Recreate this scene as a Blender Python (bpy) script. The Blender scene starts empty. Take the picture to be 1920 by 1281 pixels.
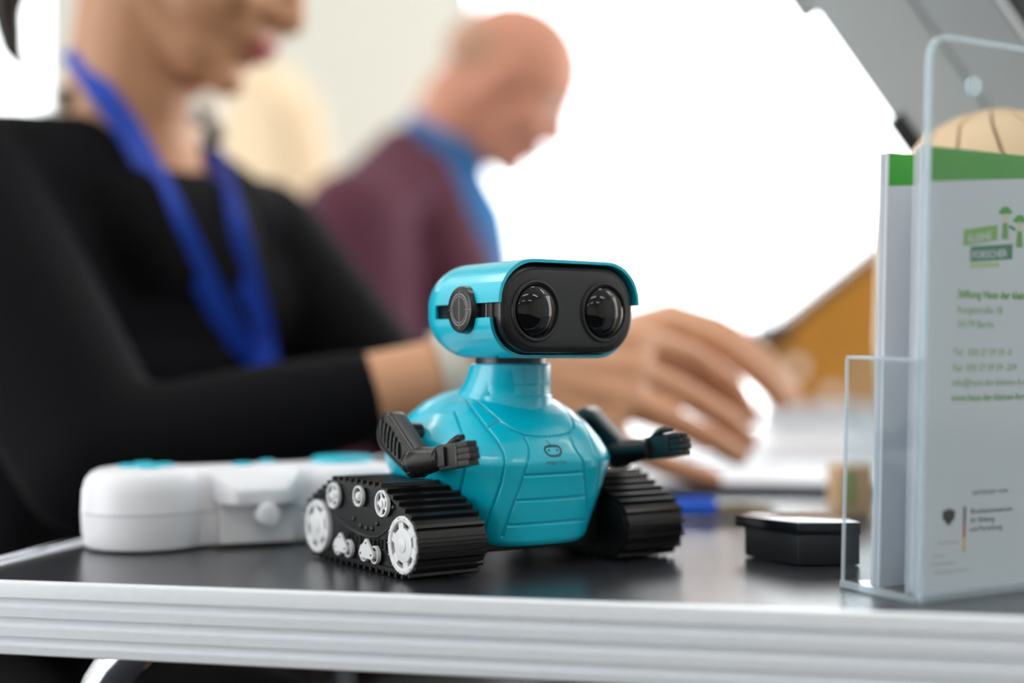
import bpy, bmesh, math, random
import numpy as np
from mathutils import Vector, Matrix
from mathutils.bvhtree import BVHTree

random.seed(7)
scene = bpy.context.scene
COL = scene.collection
PI = math.pi

# ------------------------------------------------------------------ camera, world, light, exposure
TABLE_Z = 0.75                     # table top height above the floor
CAM_H = 0.112                      # camera height above the table top
FPX = 1920 * 50 / 36.0             # focal length in photo pixels
cam_d = bpy.data.cameras.new('camera')
cam = bpy.data.objects.new('camera', cam_d)
COL.objects.link(cam)
cam.location = (0, 0, TABLE_Z + CAM_H)
cam.rotation_euler = (PI / 2, 0, 0)
cam_d.sensor_width = 36
cam_d.lens = 50
cam_d.shift_y = 29.5 / 1920
cam_d.clip_start = 0.02
cam_d.dof.use_dof = True
cam_d.dof.focus_distance = 0.725
cam_d.dof.aperture_fstop = 1.8
scene.camera = cam

world = bpy.data.worlds.new('sky')
scene.world = world
world.use_nodes = True
wbg = world.node_tree.nodes['Background']
wbg.inputs[0].default_value = (0.97, 0.985, 1.0, 1)
wbg.inputs[1].default_value = 7.5

def area(name, loc, rot, sx, sy, power, color=(1, 1, 1), portal=False):
    l = bpy.data.lights.new(name, 'AREA')
    l.shape = 'RECTANGLE'
    l.size = sx
    l.size_y = sy
    l.energy = power
    l.color = color
    l.cycles.is_portal = portal
    o = bpy.data.objects.new(name, l)
    o.location = loc
    o.rotation_euler = rot
    COL.objects.link(o)
    return o
# the sky comes in through the glazed walls (portals only guide the sampling)
area('window_portal', (1.93, 4.62, 1.5), (-PI / 2, 0, 0), 4.1, 2.9, 1, portal=True)
area('window_portal', (-2.7, 4.62, 1.5), (-PI / 2, 0, 0), 2.5, 2.9, 1, portal=True)
area('window_portal', (4.12, 2.55, 1.5), (0, PI / 2, 0), 2.9, 3.5, 1, portal=True)

area('window_portal', (-4.12, -.7, 1.5), (0, -PI / 2, 0), 2.9, 3.4, 1, portal=True)  # portal of the added left fill window

vs = scene.view_settings
vs.view_transform = 'Standard'
vs.look = 'None'
vs.gamma = 1
vs.use_curve_mapping = False
vs.exposure = -0.45

# ------------------------------------------------------------------ helpers
def P(px, py, d):
    """point seen at photo pixel (px, py) at distance d, world space"""
    return Vector(((px - 960) * d / FPX, d, TABLE_Z + CAM_H + (670 - py) * d / FPX))

def lin(r, g, b):
    f = lambda c: (c / 255) / 12.92 if c / 255 <= 0.04045 else ((c / 255 + 0.055) / 1.055) ** 2.4
    return (f(r), f(g), f(b), 1)

MATS = {}
def mat(name, rgb, rough=0.5, metal=0.0, spec=0.5, noise=0.06, scale=60, bump=0.0, bscale=300, coat=0.0, sss=0.0, aniso=None):
    if name in MATS:
        return MATS[name]
    m = bpy.data.materials.new(name)
    m.use_nodes = True
    nt = m.node_tree
    b = nt.nodes['Principled BSDF']
    c = lin(*rgb)
    tc = nt.nodes.new('ShaderNodeTexCoord')
    n = nt.nodes.new('ShaderNodeTexNoise')
    n.inputs['Scale'].default_value = scale
    n.inputs['Detail'].default_value = 4
    nt.links.new(tc.outputs['Object'], n.inputs['Vector'])
    mx = nt.nodes.new('ShaderNodeMix')
    mx.data_type = 'RGBA'
    mx.inputs[6].default_value = tuple(x * (1 - noise) for x in c[:3]) + (1,)
    mx.inputs[7].default_value = tuple(min(1, x * (1 + noise)) for x in c[:3]) + (1,)
    nt.links.new(n.outputs[0], mx.inputs[0])
    nt.links.new(mx.outputs[2], b.inputs['Base Color'])
    b.inputs['Roughness'].default_value = rough
    b.inputs['Metallic'].default_value = metal
    b.inputs['Specular IOR Level'].default_value = spec
    b.inputs['Coat Weight'].default_value = coat
    if sss:
        b.inputs['Subsurface Weight'].default_value = sss
        b.inputs['Subsurface Scale'].default_value = 0.01
        b.inputs['Subsurface Radius'].default_value = (1, 0.35, 0.2)
    if bump:
        n2 = nt.nodes.new('ShaderNodeTexNoise')
        n2.inputs['Scale'].default_value = bscale
        n2.inputs['Detail'].default_value = 3
        nt.links.new(tc.outputs['Object'], n2.inputs['Vector'])
        bp = nt.nodes.new('ShaderNodeBump')
        bp.inputs['Strength'].default_value = bump
        bp.inputs['Distance'].default_value = 0.001
        nt.links.new(n2.outputs[0], bp.inputs['Height'])
        nt.links.new(bp.outputs[0], b.inputs['Normal'])
    MATS[name] = m
    return m

def mat_clear(name, tint=(0.93, 0.97, 0.98), rough=0.02, ior=1.49, haze=0.0, hazecol=(0.8, 0.86, 0.9)):
    """thin clear sheet: see-through with fresnel gloss, optional milky share"""
    if name in MATS:
        return MATS[name]
    m = bpy.data.materials.new(name)
    m.use_nodes = True
    nt = m.node_tree
    nt.nodes.clear()
    out = nt.nodes.new('ShaderNodeOutputMaterial')
    tr = nt.nodes.new('ShaderNodeBsdfTransparent')
    tr.inputs[0].default_value = (*tint, 1)
    gl = nt.nodes.new('ShaderNodeBsdfGlossy')
    gl.inputs['Roughness'].default_value = rough
    lw = nt.nodes.new('ShaderNodeLayerWeight')      # Schlick reflectance, the same from both sides of the sheet
    lw.inputs[0].default_value = 0.5
    pw = nt.nodes.new('ShaderNodeMath')
    pw.operation = 'POWER'
    pw.inputs[1].default_value = 5
    ma = nt.nodes.new('ShaderNodeMath')
    ma.operation = 'MULTIPLY_ADD'
    f0 = ((ior - 1) / (ior + 1)) ** 2
    ma.inputs[1].default_value = 1 - f0
    ma.inputs[2].default_value = f0
    mx = nt.nodes.new('ShaderNodeMixShader')
    nt.links.new(lw.outputs['Facing'], pw.inputs[0])
    nt.links.new(pw.outputs[0], ma.inputs[0])
    nt.links.new(ma.outputs[0], mx.inputs[0])
    nt.links.new(tr.outputs[0], mx.inputs[1])
    nt.links.new(gl.outputs[0], mx.inputs[2])
    last = mx
    if haze:
        df = nt.nodes.new('ShaderNodeBsdfDiffuse')
        df.inputs[0].default_value = (*hazecol, 1)
        tl = nt.nodes.new('ShaderNodeBsdfTranslucent')
        tl.inputs[0].default_value = (*hazecol, 1)
        m1 = nt.nodes.new('ShaderNodeMixShader')
        m1.inputs[0].default_value = 0.5
        nt.links.new(df.outputs[0], m1.inputs[1])
        nt.links.new(tl.outputs[0], m1.inputs[2])
        m2 = nt.nodes.new('ShaderNodeMixShader')
        m2.inputs[0].default_value = haze
        nt.links.new(mx.outputs[0], m2.inputs[1])
        nt.links.new(m1.outputs[0], m2.inputs[2])
        last = m2
    nt.links.new(last.outputs[0], out.inputs[0])
    MATS[name] = m
    return m

def mat_emit(name, rgb, strength):
    m = bpy.data.materials.new(name)
    m.use_nodes = True
    b = m.node_tree.nodes['Principled BSDF']
    b.inputs['Base Color'].default_value = (*rgb, 1)
    b.inputs['Emission Color'].default_value = (*rgb, 1)
    b.inputs['Emission Strength'].default_value = strength
    MATS[name] = m
    return m

class MB:
    """collects shapes, then links them as one mesh object"""
    def __init__(self):
        self.v = []
        self.f = []
    def add(self, vs_, fs_):
        o = len(self.v)
        self.v += [tuple(x) for x in vs_]
        self.f += [tuple(i + o for i in f) for f in fs_]
        return self
    def box(self, lo, hi, M=None):
        x0, y0, z0 = lo
        x1, y1, z1 = hi
        vv = [(x0, y0, z0), (x1, y0, z0), (x1, y1, z0), (x0, y1, z0), (x0, y0, z1), (x1, y0, z1), (x1, y1, z1), (x0, y1, z1)]
        if M is not None:
            vv = [M @ Vector(p) for p in vv]
        return self.add(vv, [(0, 3, 2, 1), (4, 5, 6, 7), (0, 1, 5, 4), (1, 2, 6, 5), (2, 3, 7, 6), (3, 0, 4, 7)])
    def loft(self, rings, cap0=True, cap1=True, closed=True):
        n = len(rings[0])
        vv = [p for r in rings for p in r]
        ff = []
        for i in range(len(rings) - 1):
            for j in range(n if closed else n - 1):
                k = (j + 1) % n
                ff.append((i * n + j, i * n + k, (i + 1) * n + k, (i + 1) * n + j))
        if cap0:
            ff.append(tuple(range(n))[::-1])
        if cap1:
            ff.append(tuple((len(rings) - 1) * n + j for j in range(n)))
        return self.add(vv, ff)
    def lathe(self, prof, seg=32, M=None, a0=0.0, a1=2 * PI):
        """profile of (r, z) turned about z"""
        rings = []
        full = abs(a1 - a0 - 2 * PI) < 1e-6
        n = seg if full else seg + 1
        for r, z in prof:
            ring = [Vector((r * math.cos(a0 + (a1 - a0) * i / seg), r * math.sin(a0 + (a1 - a0) * i / seg), z)) for i in range(n)]
            rings.append([M @ p for p in ring] if M is not None else ring)
        return self.loft(rings, prof[0][0] > 1e-6 and full, prof[-1][0] > 1e-6 and full, full)
    def tube(self, pts, r, seg=12, cap=True):
        pts = [Vector(p) for p in pts]
        rs = r if isinstance(r, (list, tuple)) else [r] * len(pts)
        rings = []
        up = None
        for i, p in enumerate(pts):
            t = (pts[min(i + 1, len(pts) - 1)] - pts[max(i - 1, 0)]).normalized()
            if up is None:
                up = t.orthogonal().normalized()
            a = (up - t * up.dot(t)).normalized()
            up = a
            b = t.cross(a)
            rings.append([p + (a * math.cos(2 * PI * k / seg) + b * math.sin(2 * PI * k / seg)) * rs[i] for k in range(seg)])
        return self.loft(rings, cap, cap)
    def ribbon(self, pts, side, w, th):
        """flat strip along pts; side = list of sideways unit vectors"""
        rings = []
        for i, p in enumerate(pts):
            t = (Vector(pts[min(i + 1, len(pts) - 1)]) - Vector(pts[max(i - 1, 0)])).normalized()
            s = Vector(side[i])
            s = (s - t * s.dot(t)).normalized()
            n = t.cross(s)
            p = Vector(p)
            rings.append([p - s * w / 2 - n * th / 2, p + s * w / 2 - n * th / 2, p + s * w / 2 + n * th / 2, p - s * w / 2 + n * th / 2])
        return self.loft(rings)
    def ball(self, c, rad, R=None, nu=20, nv=12):
        c = Vector(c)
        rx, ry, rz = rad if isinstance(rad, (list, tuple)) else (rad,) * 3
        vv = [(0, 0, -1)]
        for i in range(1, nv):
            a = -PI / 2 + PI * i / nv
            for j in range(nu):
                b = 2 * PI * j / nu
                vv.append((math.cos(a) * math.cos(b), math.cos(a) * math.sin(b), math.sin(a)))
        vv.append((0, 0, 1))
        ff = [(0, 1 + (j + 1) % nu, 1 + j) for j in range(nu)]
        for i in range(nv - 2):
            for j in range(nu):
                k = (j + 1) % nu
                ff.append((1 + i * nu + j, 1 + i * nu + k, 1 + (i + 1) * nu + k, 1 + (i + 1) * nu + j))
        L = len(vv) - 1
        ff += [(L, 1 + (nv - 2) * nu + j, 1 + (nv - 2) * nu + (j + 1) % nu) for j in range(nu)]
        out = []
        for p in vv:
            q = Vector((p[0] * rx, p[1] * ry, p[2] * rz))
            if R is not None:
                q = R @ q
            out.append(c + q)
        return self.add(out, ff)
    def cap(self, p0, r0, p1, r1, seg=16):
        """tapered capsule"""
        p0, p1 = Vector(p0), Vector(p1)
        t = (p1 - p0)
        L = t.length
        if L < 1e-6:
            return self.ball(p0, r0)
        t /= L
        a = t.orthogonal().normalized()
        b = t.cross(a)
        rings = []
        for k in range(1, 6):
            an = PI / 2 * k / 5
            rings.append((p0 - t * r0 * math.cos(an), r0 * math.sin(an)))
        for k in range(0, 5):
            an = PI / 2 * k / 5
            rings.append((p1 + t * r1 * math.sin(an), r1 * math.cos(an)))
        return self.loft([[c + (a * math.cos(2 * PI * j / seg) + b * math.sin(2 * PI * j / seg)) * r for j in range(seg)] for c, r in rings])
    def mesh(self, name):
        me = bpy.data.meshes.new(name)
        me.from_pydata(self.v, [], self.f)
        me.update()
        return me
    def build(self, name, m, parent=None, smooth=None, fix=True):
        me = self.mesh(name)
        if fix:
            bm = bmesh.new()
            bm.from_mesh(me)
            bmesh.ops.recalc_face_normals(bm, faces=bm.faces)
            bm.to_mesh(me)
            bm.free()
        return link(name, me, m, parent, smooth)

def link(name, me, m, parent=None, smooth=None):
    if m is not None and not me.materials:
        me.materials.append(m)
    if smooth is not None:
        me.polygons.foreach_set('use_smooth', [True] * len(me.polygons))
        if smooth < 180:
            me.set_sharp_from_angle(angle=math.radians(smooth))
    o = bpy.data.objects.new(name, me)
    COL.objects.link(o)
    o.parent = parent
    return o

def bevel(o, w, seg=2, ang=35):
    bm = bmesh.new()
    bm.from_mesh(o.data)
    es = [e for e in bm.edges if len(e.link_faces) == 2 and e.calc_face_angle(0) > math.radians(ang)]
    bmesh.ops.bevel(bm, geom=es, offset=w, segments=seg, profile=0.6, affect='EDGES', clamp_overlap=True)
    bm.to_mesh(o.data)
    bm.free()
    o.data.polygons.foreach_set('use_smooth', [True] * len(o.data.polygons))
    o.data.set_sharp_from_angle(angle=math.radians(40))
    return o

def empty(name, loc=(0, 0, 0), rz=0.0):
    o = bpy.data.objects.new(name, None)
    o.empty_display_size = 0.02
    o.location = loc
    o.rotation_euler = (0, 0, rz)
    COL.objects.link(o)
    return o

def tag(o, label, cat, group=None):
    o['label'] = label
    o['category'] = cat
    if group:
        o['group'] = group
    return o

def struct(o):
    o['kind'] = 'structure'
    return o

def rrect(w, h, r, n=8, cx=0, cy=0):
    """rounded rectangle outline, counter-clockwise"""
    pts = []
    for sx, sy, a0 in ((1, 1, 0), (-1, 1, 90), (-1, -1, 180), (1, -1, 270)):
        for i in range(n + 1):
            a = math.radians(a0 + 90 * i / n)
            pts.append((cx + sx * (w / 2 - r) + r * math.cos(a), cy + sy * (h / 2 - r) + r * math.sin(a)))
    return pts

def hull2(pts):
    pts = sorted(set(pts))
    def half(ps):
        h = []
        for p in ps:
            while len(h) >= 2 and (h[-1][0] - h[-2][0]) * (p[1] - h[-2][1]) - (h[-1][1] - h[-2][1]) * (p[0] - h[-2][0]) <= 0:
                h.pop()
            h.append(p)
        return h
    lo, up = half(pts), half(pts[::-1])
    return lo[:-1] + up[:-1]

def resample(pts, n):
    """n points evenly spaced on a closed outline"""
    L = [0]
    for i in range(len(pts)):
        a, b = pts[i], pts[(i + 1) % len(pts)]
        L.append(L[-1] + math.dist(a, b))
    out = []
    j = 0
    for k in range(n):
        s = L[-1] * k / n
        while L[j + 1] < s:
            j += 1
        t = (s - L[j]) / max(1e-9, L[j + 1] - L[j])
        a, b = pts[j], pts[(j + 1) % len(pts)]
        out.append(tuple(a[q] + (b[q] - a[q]) * t for q in range(len(a))))
    return out

def inset(pts, d):
    """offset a ccw outline inwards by d"""
    n = len(pts)
    out = []
    for i in range(n):
        a, b = Vector(pts[i - 1]), Vector(pts[(i + 1) % n])
        t = (b - a).normalized()
        out.append((pts[i][0] - t.y * d, pts[i][1] + t.x * d))
    return out

def text_mesh(s, size, bold=0.0):
    cu = bpy.data.curves.new('text', 'FONT')
    cu.body = s
    cu.size = size
    cu.offset = bold
    cu.resolution_u = 3
    o = bpy.data.objects.new('text', cu)
    COL.objects.link(o)
    dg = bpy.context.evaluated_depsgraph_get()
    me = bpy.data.meshes.new_from_object(o.evaluated_get(dg))
    bpy.data.objects.remove(o)
    bpy.data.curves.remove(cu)
    return me

def remeshed(mb, name, voxel, smooth_it=4, fac=0.5):
    """weld overlapping shapes into one continuous skin"""
    me = mb.mesh('tmp')
    o = bpy.data.objects.new('tmp', me)
    COL.objects.link(o)
    r = o.modifiers.new('r', 'REMESH')
    r.mode = 'VOXEL'
    r.voxel_size = voxel
    s = o.modifiers.new('s', 'SMOOTH')
    s.iterations = smooth_it
    s.factor = fac
    dg = bpy.context.evaluated_depsgraph_get()
    out = bpy.data.meshes.new_from_object(o.evaluated_get(dg))
    out.name = name
    bpy.data.objects.remove(o)
    bpy.data.meshes.remove(me)
    return out

# ------------------------------------------------------------------ materials
M_wall = mat('wall_paint', (226, 223, 212), 0.8, bump=0.05, bscale=80, noise=0.02)
M_ceil = mat('ceiling_paint', (225, 225, 222), 0.85, noise=0.02)
M_floor = mat('dark_carpet', (38, 38, 42), 0.95, noise=0.25, scale=500, bump=0.3, bscale=900)
M_frame = mat('window_frame_paint', (215, 217, 218), 0.45)
M_pane = mat_clear('window_glass', (0.97, 0.98, 0.98), ior=1.3)
M_lam = mat('dark_laminate', (44, 45, 50), 0.24, spec=1.0, noise=0.2, scale=900, bump=0.06, bscale=1500)
M_alu = mat('aluminium', (232, 236, 243), 0.38, metal=0.2, noise=0.04, scale=200, bump=0.03, bscale=700)
M_chrome = mat('chrome_tube', (205, 207, 212), 0.12, metal=1.0, noise=0.02)
M_teal = mat('teal_plastic', (0, 194, 222), 0.26, noise=0.015, coat=0.4)
M_black = mat('black_plastic', (22, 23, 25), 0.28, noise=0.1, bump=0.03, bscale=900)
M_face = mat('matt_black_plastic', (30, 31, 33), 0.5, noise=0.1, bump=0.06, bscale=1500)
M_rubber = mat('black_tread_plastic', (17, 17, 18), 0.33, noise=0.2, scale=200)
M_silver = mat('silver_paint', (222, 223, 226), 0.35, metal=0.0, noise=0.03)
M_lens = mat('dark_lens', (6, 7, 10), 0.03, spec=0.5, noise=0.02)
M_print = mat('dark_teal_print', (22, 70, 82), 0.5)
M_dialprint = mat('grey_print', (158, 160, 168), 0.5)
M_white = mat('white_plastic', (232, 232, 238), 0.35, noise=0.01)
M_paper = mat('white_paper', (226, 229, 236), 0.7, noise=0.01, scale=30)
M_green = mat('green_print', (58, 168, 38), 0.6, noise=0.03)
M_dkgreen = mat('dark_green_print', (40, 128, 96), 0.6)
M_txtgreen = mat('green_lettering', (104, 166, 62), 0.6)
M_grey_txt = mat('grey_lettering', (88, 88, 94), 0.6)
M_black_txt = mat('black_lettering', (40, 40, 44), 0.6)
M_red_pr = mat('red_print', (196, 48, 66), 0.6)
M_gold_pr = mat('gold_print', (232, 196, 50), 0.6)
M_acrylic = mat_clear('clear_acrylic', (0.95, 0.975, 0.985), 0.03)
M_acrylic_edge = mat_clear('acrylic_edge', (0.86, 0.93, 0.97), 0.08, haze=0.45, hazecol=(0.86, 0.92, 0.97))
M_navy = mat('navy_board', (24, 40, 70), 0.45)
M_wood = mat('pale_wood', (222, 188, 148), 0.5, noise=0.12, scale=40)
M_wood_dk = mat('brown_wood_joint', (128, 92, 58), 0.6)
M_amber = mat('amber_wood', (178, 120, 34), 0.4, noise=0.2, scale=14)
M_dark = mat('dark_trim', (26, 28, 32), 0.4)
M_grey = mat('grey_housing', (172, 177, 179), 0.45, noise=0.04, scale=400)
M_grey2 = mat('mid_grey_housing', (158, 163, 166), 0.45, noise=0.04, scale=400)
M_mesh = mat('dark_speckled_panel', (66, 72, 70), 0.6, noise=0.35, scale=900)
M_blue = mat('blue_plastic', (24, 96, 226), 0.3)
M_brass = mat('brassy_metal', (150, 138, 110), 0.35, metal=0.7)
M_skin = mat('skin_light', (200, 146, 110), 0.5, noise=0.08, scale=30, sss=0.15)
M_skin2 = mat('skin_ruddy', (206, 142, 116), 0.5, noise=0.14, scale=18, sss=0.15)
M_lip = mat('lip_skin', (176, 84, 78), 0.4)
M_hair = mat('dark_hair', (34, 26, 24), 0.5, noise=0.3, scale=200)
M_hairgrey = mat('short_greying_hair', (186, 142, 116), 0.8, noise=0.2, scale=300)
M_sweater = mat('black_knit', (10, 10, 14), 0.85, spec=0.12, noise=0.25, scale=60, bump=0.2, bscale=700)
M_trouser = mat('black_trouser_cloth', (10, 10, 12), 0.9, spec=0.1)
M_lanyard = mat('blue_ribbon', (28, 74, 196), 0.5, noise=0.05)
M_jacket = mat('burgundy_wool', (84, 34, 54), 0.8, noise=0.15, scale=120, bump=0.2, bscale=600)
M_shirt = mat('blue_shirt_cloth', (20, 112, 176), 0.7, noise=0.06)
M_beads = mat('pale_bead', (226, 214, 200), 0.3)
M_beads2 = mat('grey_bead', (140, 132, 118), 0.3)
M_tan = mat('tan_upholstery', (228, 202, 168), 0.8, noise=0.06, scale=30)
M_eyew = mat('eye_white', (225, 220, 215), 0.2)
M_panel_lit = mat_emit('lit_ceiling_panel', (1.0, 0.97, 0.93), 15.0)

# ------------------------------------------------------------------ room shell
RX0, RX1, RY0, RY1, RH = -4.0, 4.0, -6.0, 4.5, 3.0
struct(MB().box((RX0 - .1, RY0 - .1, -.1), (RX1 + .2, RY1 + .2, 0)).build('floor', M_floor))
struct(MB().box((RX0 - .1, RY0 - .1, RH), (RX1 + .2, RY1 + .2, RH + .1)).build('ceiling', M_ceil))
b = MB()
b.box((RX0 - .1, RY0, 0), (RX0, -2.4, RH)).box((RX0 - .1, 1.0, 0), (RX0, RY1 + .1, RH))
b.box((RX0 - .1, -2.4, 0), (RX0, 1.0, .04)).box((RX0 - .1, -2.4, 2.94), (RX0, 1.0, RH))
struct(b.build('wall_left', M_wall))
struct(MB().box((RX0 - .1, RY0 - .1, 0), (RX1 + .1, RY0, RH)).build('wall_front', M_wall))
WX0 = -0.16          # the glazing of the back wall starts here
b = MB()
b.box((-1.45, RY1, 0), (WX0, RY1 + .1, RH))
b.box((RX0, RY1, 0), (-3.95, RY1 + .1, RH))
b.box((3.95, RY1, 0), (RX1, RY1 + .1, RH))
for x0, x1 in ((-3.95, -1.45), (WX0, 3.95)):
    b.box((x0, RY1, 0), (x1, RY1 + .1, .04))
    b.box((x0, RY1, 2.94), (x1, RY1 + .1, RH))
struct(b.build('wall_back', M_wall))
b = MB()
b.box((RX1, RY0, 0), (RX1 + .1, .8, RH))
b.box((RX1, 4.3, 0), (RX1 + .1, RY1, RH))
b.box((RX1, .8, 0), (RX1 + .1, 4.3, .04))
b.box((RX1, .8, 2.94), (RX1 + .1, 4.3, RH))
struct(b.build('wall_right', M_wall))

def glazing(name, p0, p1, z0, z1, splits):
    """frame, mullions and panes between floor points p0 and p1"""
    p0, p1 = Vector((*p0, 0)), Vector((*p1, 0))
    t = (p1 - p0)
    L = t.length
    t.normalize()
    n = Vector((-t.y, t.x, 0))
    M = Matrix(((t.x, n.x, 0, p0.x), (t.y, n.y, 0, p0.y), (0, 0, 1, 0), (0, 0, 0, 1)))
    fr = MB()
    fr.box((0, -.03, z0), (.05, .03, z1), M).box((L - .05, -.03, z0), (L, .03, z1), M)
    fr.box((.05, -.03, z0), (L - .05, .03, z0 + .05), M).box((.05, -.03, z1 - .05), (L - .05, .03, z1), M)
    root = struct(fr.build(name, M_frame))
    xs = [.05] + list(splits) + [L - .05]
    for s in splits:
        MB().box((s - .025, -.03, z0 + .05), (s + .025, .03, z1 - .05), M).build('mullion', M_frame, root)
    for i in range(len(xs) - 1):
        a = xs[i] + (.025 if i else 0)
        c = xs[i + 1] - (.025 if i < len(xs) - 2 else 0)
        MB().box((a, -.004, z0 + .05), (c, .004, z1 - .05), M).build('pane', M_pane, root)
glazing('window_1', (WX0, RY1 + .05), (3.95, RY1 + .05), .04, 2.94, (1.75, 2.9))
glazing('window_2', (-3.95, RY1 + .05), (-1.45, RY1 + .05), .04, 2.94, (1.2,))
glazing('fill_window', (RX0 - .05, -2.4), (RX0 - .05, 1.0), .04, 2.94, (1.2, 2.3))  # unseen window, added in the left wall for front-left fill light
glazing('window_3', (RX1 + .05, 4.3), (RX1 + .05, .8), .04, 2.94, (1.2, 2.4))

for i, x in enumerate((-2.4, 0.2, 2.6)):
    for j, y in enumerate((-3.0, -1.0, 1.0, 3.0)):
        r = MB().box((x - .68, y - .13, RH - .05), (x + .68, y + .13, RH)).build('ceiling_light', M_frame)
        MB().box((x - .64, y - .1, RH - .056), (x + .64, y + .1, RH - .051)).build('diffuser', M_panel_lit, r)
        tag(r, 'long white ceiling light panel of the hall', 'ceiling light', 'ceiling light panels')

# ------------------------------------------------------------------ folding table
TYAW = math.radians(-12)
TC = Vector((-0.2886, 0.7146, TABLE_Z))      # front left corner of the top
table = empty('folding_table', (TC.x, TC.y, 0), TYAW)
tag(table, 'dark laminate folding table with ribbed aluminium edge and chrome legs', 'table')
TL, TD = 1.5, 0.82
TZ = TABLE_Z
RIMW = 0.0035
o = MB().box((RIMW, RIMW, TZ - .026), (TL - RIMW, TD - RIMW, TZ)).build('table_top', M_lam, table)
# ribbed edge: profile (out, z) swept along an edge
prof = [(-.0035, TZ - .002), (-.0035, TZ + .0004), (-.0022, TZ + .0011), (.0002, TZ + .0011), (.0016, TZ + .0002), (.002, TZ - .0012)]
zz = [.0072, .0118, .0168, .0214, .0264, .0308]
outs = [.0022, -.0002]
z = TZ
for i, dz in enumerate(zz):
    o0, o1 = outs[i % 2], outs[(i + 1) % 2]
    prof += [(o0, TZ - dz + .0003), (o1, TZ - dz - .0003)]
prof += [(.002, TZ - .0348), (.0012, TZ - .0355), (-.0035, TZ - .0355)]
def edge(name, p, q, out):
    p, q, out = Vector(p), Vector(q), Vector(out)
    t = (q - p).normalized()
    r0, r1 = [], []
    for u, zz_ in prof:
        k = (u + .0035)
        r0.append(p + out * (u) - t * u + Vector((0, 0, zz_)))
        r1.append(q + out * (u) + t * u + Vector((0, 0, zz_)))
    return MB().loft([r0, r1]).build(name, M_alu, table, smooth=25)
edge('edge_strip', (0, 0, 0), (TL, 0, 0), (0, -1, 0))
edge('edge_strip', (0, TD, 0), (0, 0, 0), (-1, 0, 0))
edge('edge_strip', (TL, 0, 0), (TL, TD, 0), (1, 0, 0))
edge('edge_strip', (TL, TD, 0), (0, TD, 0), (0, 1, 0))
# metal hanging rail along the short side
MB().tube([(-.012, .03, TZ - .001), (-.012, TD - .03, TZ - .001)], .0034, 10).build('side_rail', M_chrome, table, smooth=60)
def leg(x, y, far):
    pts = []
    s = 1 if x < TL / 2 else -1
    R = .07
    for i in range(10):
        a = PI / 2 * i / 9
        pts.append((x + s * (R * (1 - math.sin(a)) ), y, TZ - .042 - R + R * math.cos(a)))
    pts = [(x + s * (R + .25), y, TZ - .042)] + pts + [(x - s * .01, y, .3), (x - s * .02, y, .012)]
    l = MB().tube(pts, .0130, 16).build('leg', M_chrome, table, smooth=60)
    MB().lathe([(.016, 0), (.016, .008), (.0125, .022), (.0125, .03)], 16, Matrix.Translation((x - s * .02, y, 0))).build('rubber_foot', M_black, l, smooth=40)
leg(.022, .115, False)
leg(.025, TD - .28, True)
leg(TL - .025, .115, False)
leg(TL - .025, TD - .12, True)
MB().box((.28, .1, TZ - .053), (TL - .28, .13, TZ - .034)).build('crossbar', M_dark, table)
MB().box((.28, TD - .295, TZ - .053), (TL - .28, TD - .265, TZ - .034)).build('crossbar', M_dark, table)

# ------------------------------------------------------------------ toy robot (local: x = its left, -y = its front)
RYAW = math.radians(33.5)
RC = Vector((-0.0110, 0.8012, TABLE_Z + .0002))
robot = empty('toy_robot', RC, RYAW)
tag(robot, 'turquoise toy robot with two lens eyes standing on black caterpillar tracks', 'toy robot')
R_w = Matrix.Translation(RC) @ Matrix.Rotation(RYAW, 4, 'Z')
R_i = R_w.inverted()

def L(q, v, z):
    return Vector((q, -v, z))

# --- tracks
def circ(cx, cz, r, n=60):
    return [(cx + r * math.cos(2 * PI * i / n), cz + r * math.sin(2 * PI * i / n)) for i in range(n)]
TR_Z = .0180
def track_outline(off):
    return hull2(circ(-.049, TR_Z, .0155 + off) + circ(.049, TR_Z, .0155 + off) + circ(-.0262, .0378, .0072 + off) + circ(.0262, .0378, .0072 + off))
OUT = resample(track_outline(0), 220)
INN = resample(track_outline(-.0018), 220)
QI, QO = .0465, .0845
tread_me = None
wheel_meshes = {}

def wheel_mb(r, kind):
    """wheel facing +z, outer rim radius r"""
    w = MB()
    rc = -.0012 if kind != 'big' else -.0028
    w.lathe([(r, -.0035), (r, .0004), (r * .97, .0009), (r * .84, .0009), (r * .8, .0004), (r * .8, rc), (r * .3, rc), (r * .3, -.0035)], 40)
    if kind == 'big':
        w.lathe([(r * .60, -.0028), (r * .60, .0002), (r * .55, .0005), (r * .26, .0005), (r * .25, .0011), (r * .2, .0014), (0, .0015)], 36)
        for k in range(6):
            M = Matrix.Rotation(k * PI / 3 + .3, 4, 'Z')
            w.box((r * .55, -r * .17, -.0014), (r * .83, r * .17, .0), M)
        for k in range(14):
            M = Matrix.Rotation(k * PI / 7, 4, 'Z')
            w.lathe([(.0005, 0), (.0005, .0013), (.0002, .0016), (0, .0016)], 8, M @ Matrix.Translation((r * .93, 0, 0)))
    else:
        w.lathe([(r * .45, -.0014), (r * .45, .0002), (r * .38, .0005), (r * .3, .0005), (r * .28, .0012), (0, .0014)], 24)
        if kind == 'spoke':
            for k in range(5):
                w.box((r * .4, -r * .13, -.0014), (r * .82, r * .13, 0), Matrix.Rotation(k * 2 * PI / 5, 4, 'Z'))
    return w
RIVETS = [(-.0080, .0252), (.0000, .0222), (.0068, .0216), (.0131, .0220), (.0187, .0252), (.0362, .0352)]

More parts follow.
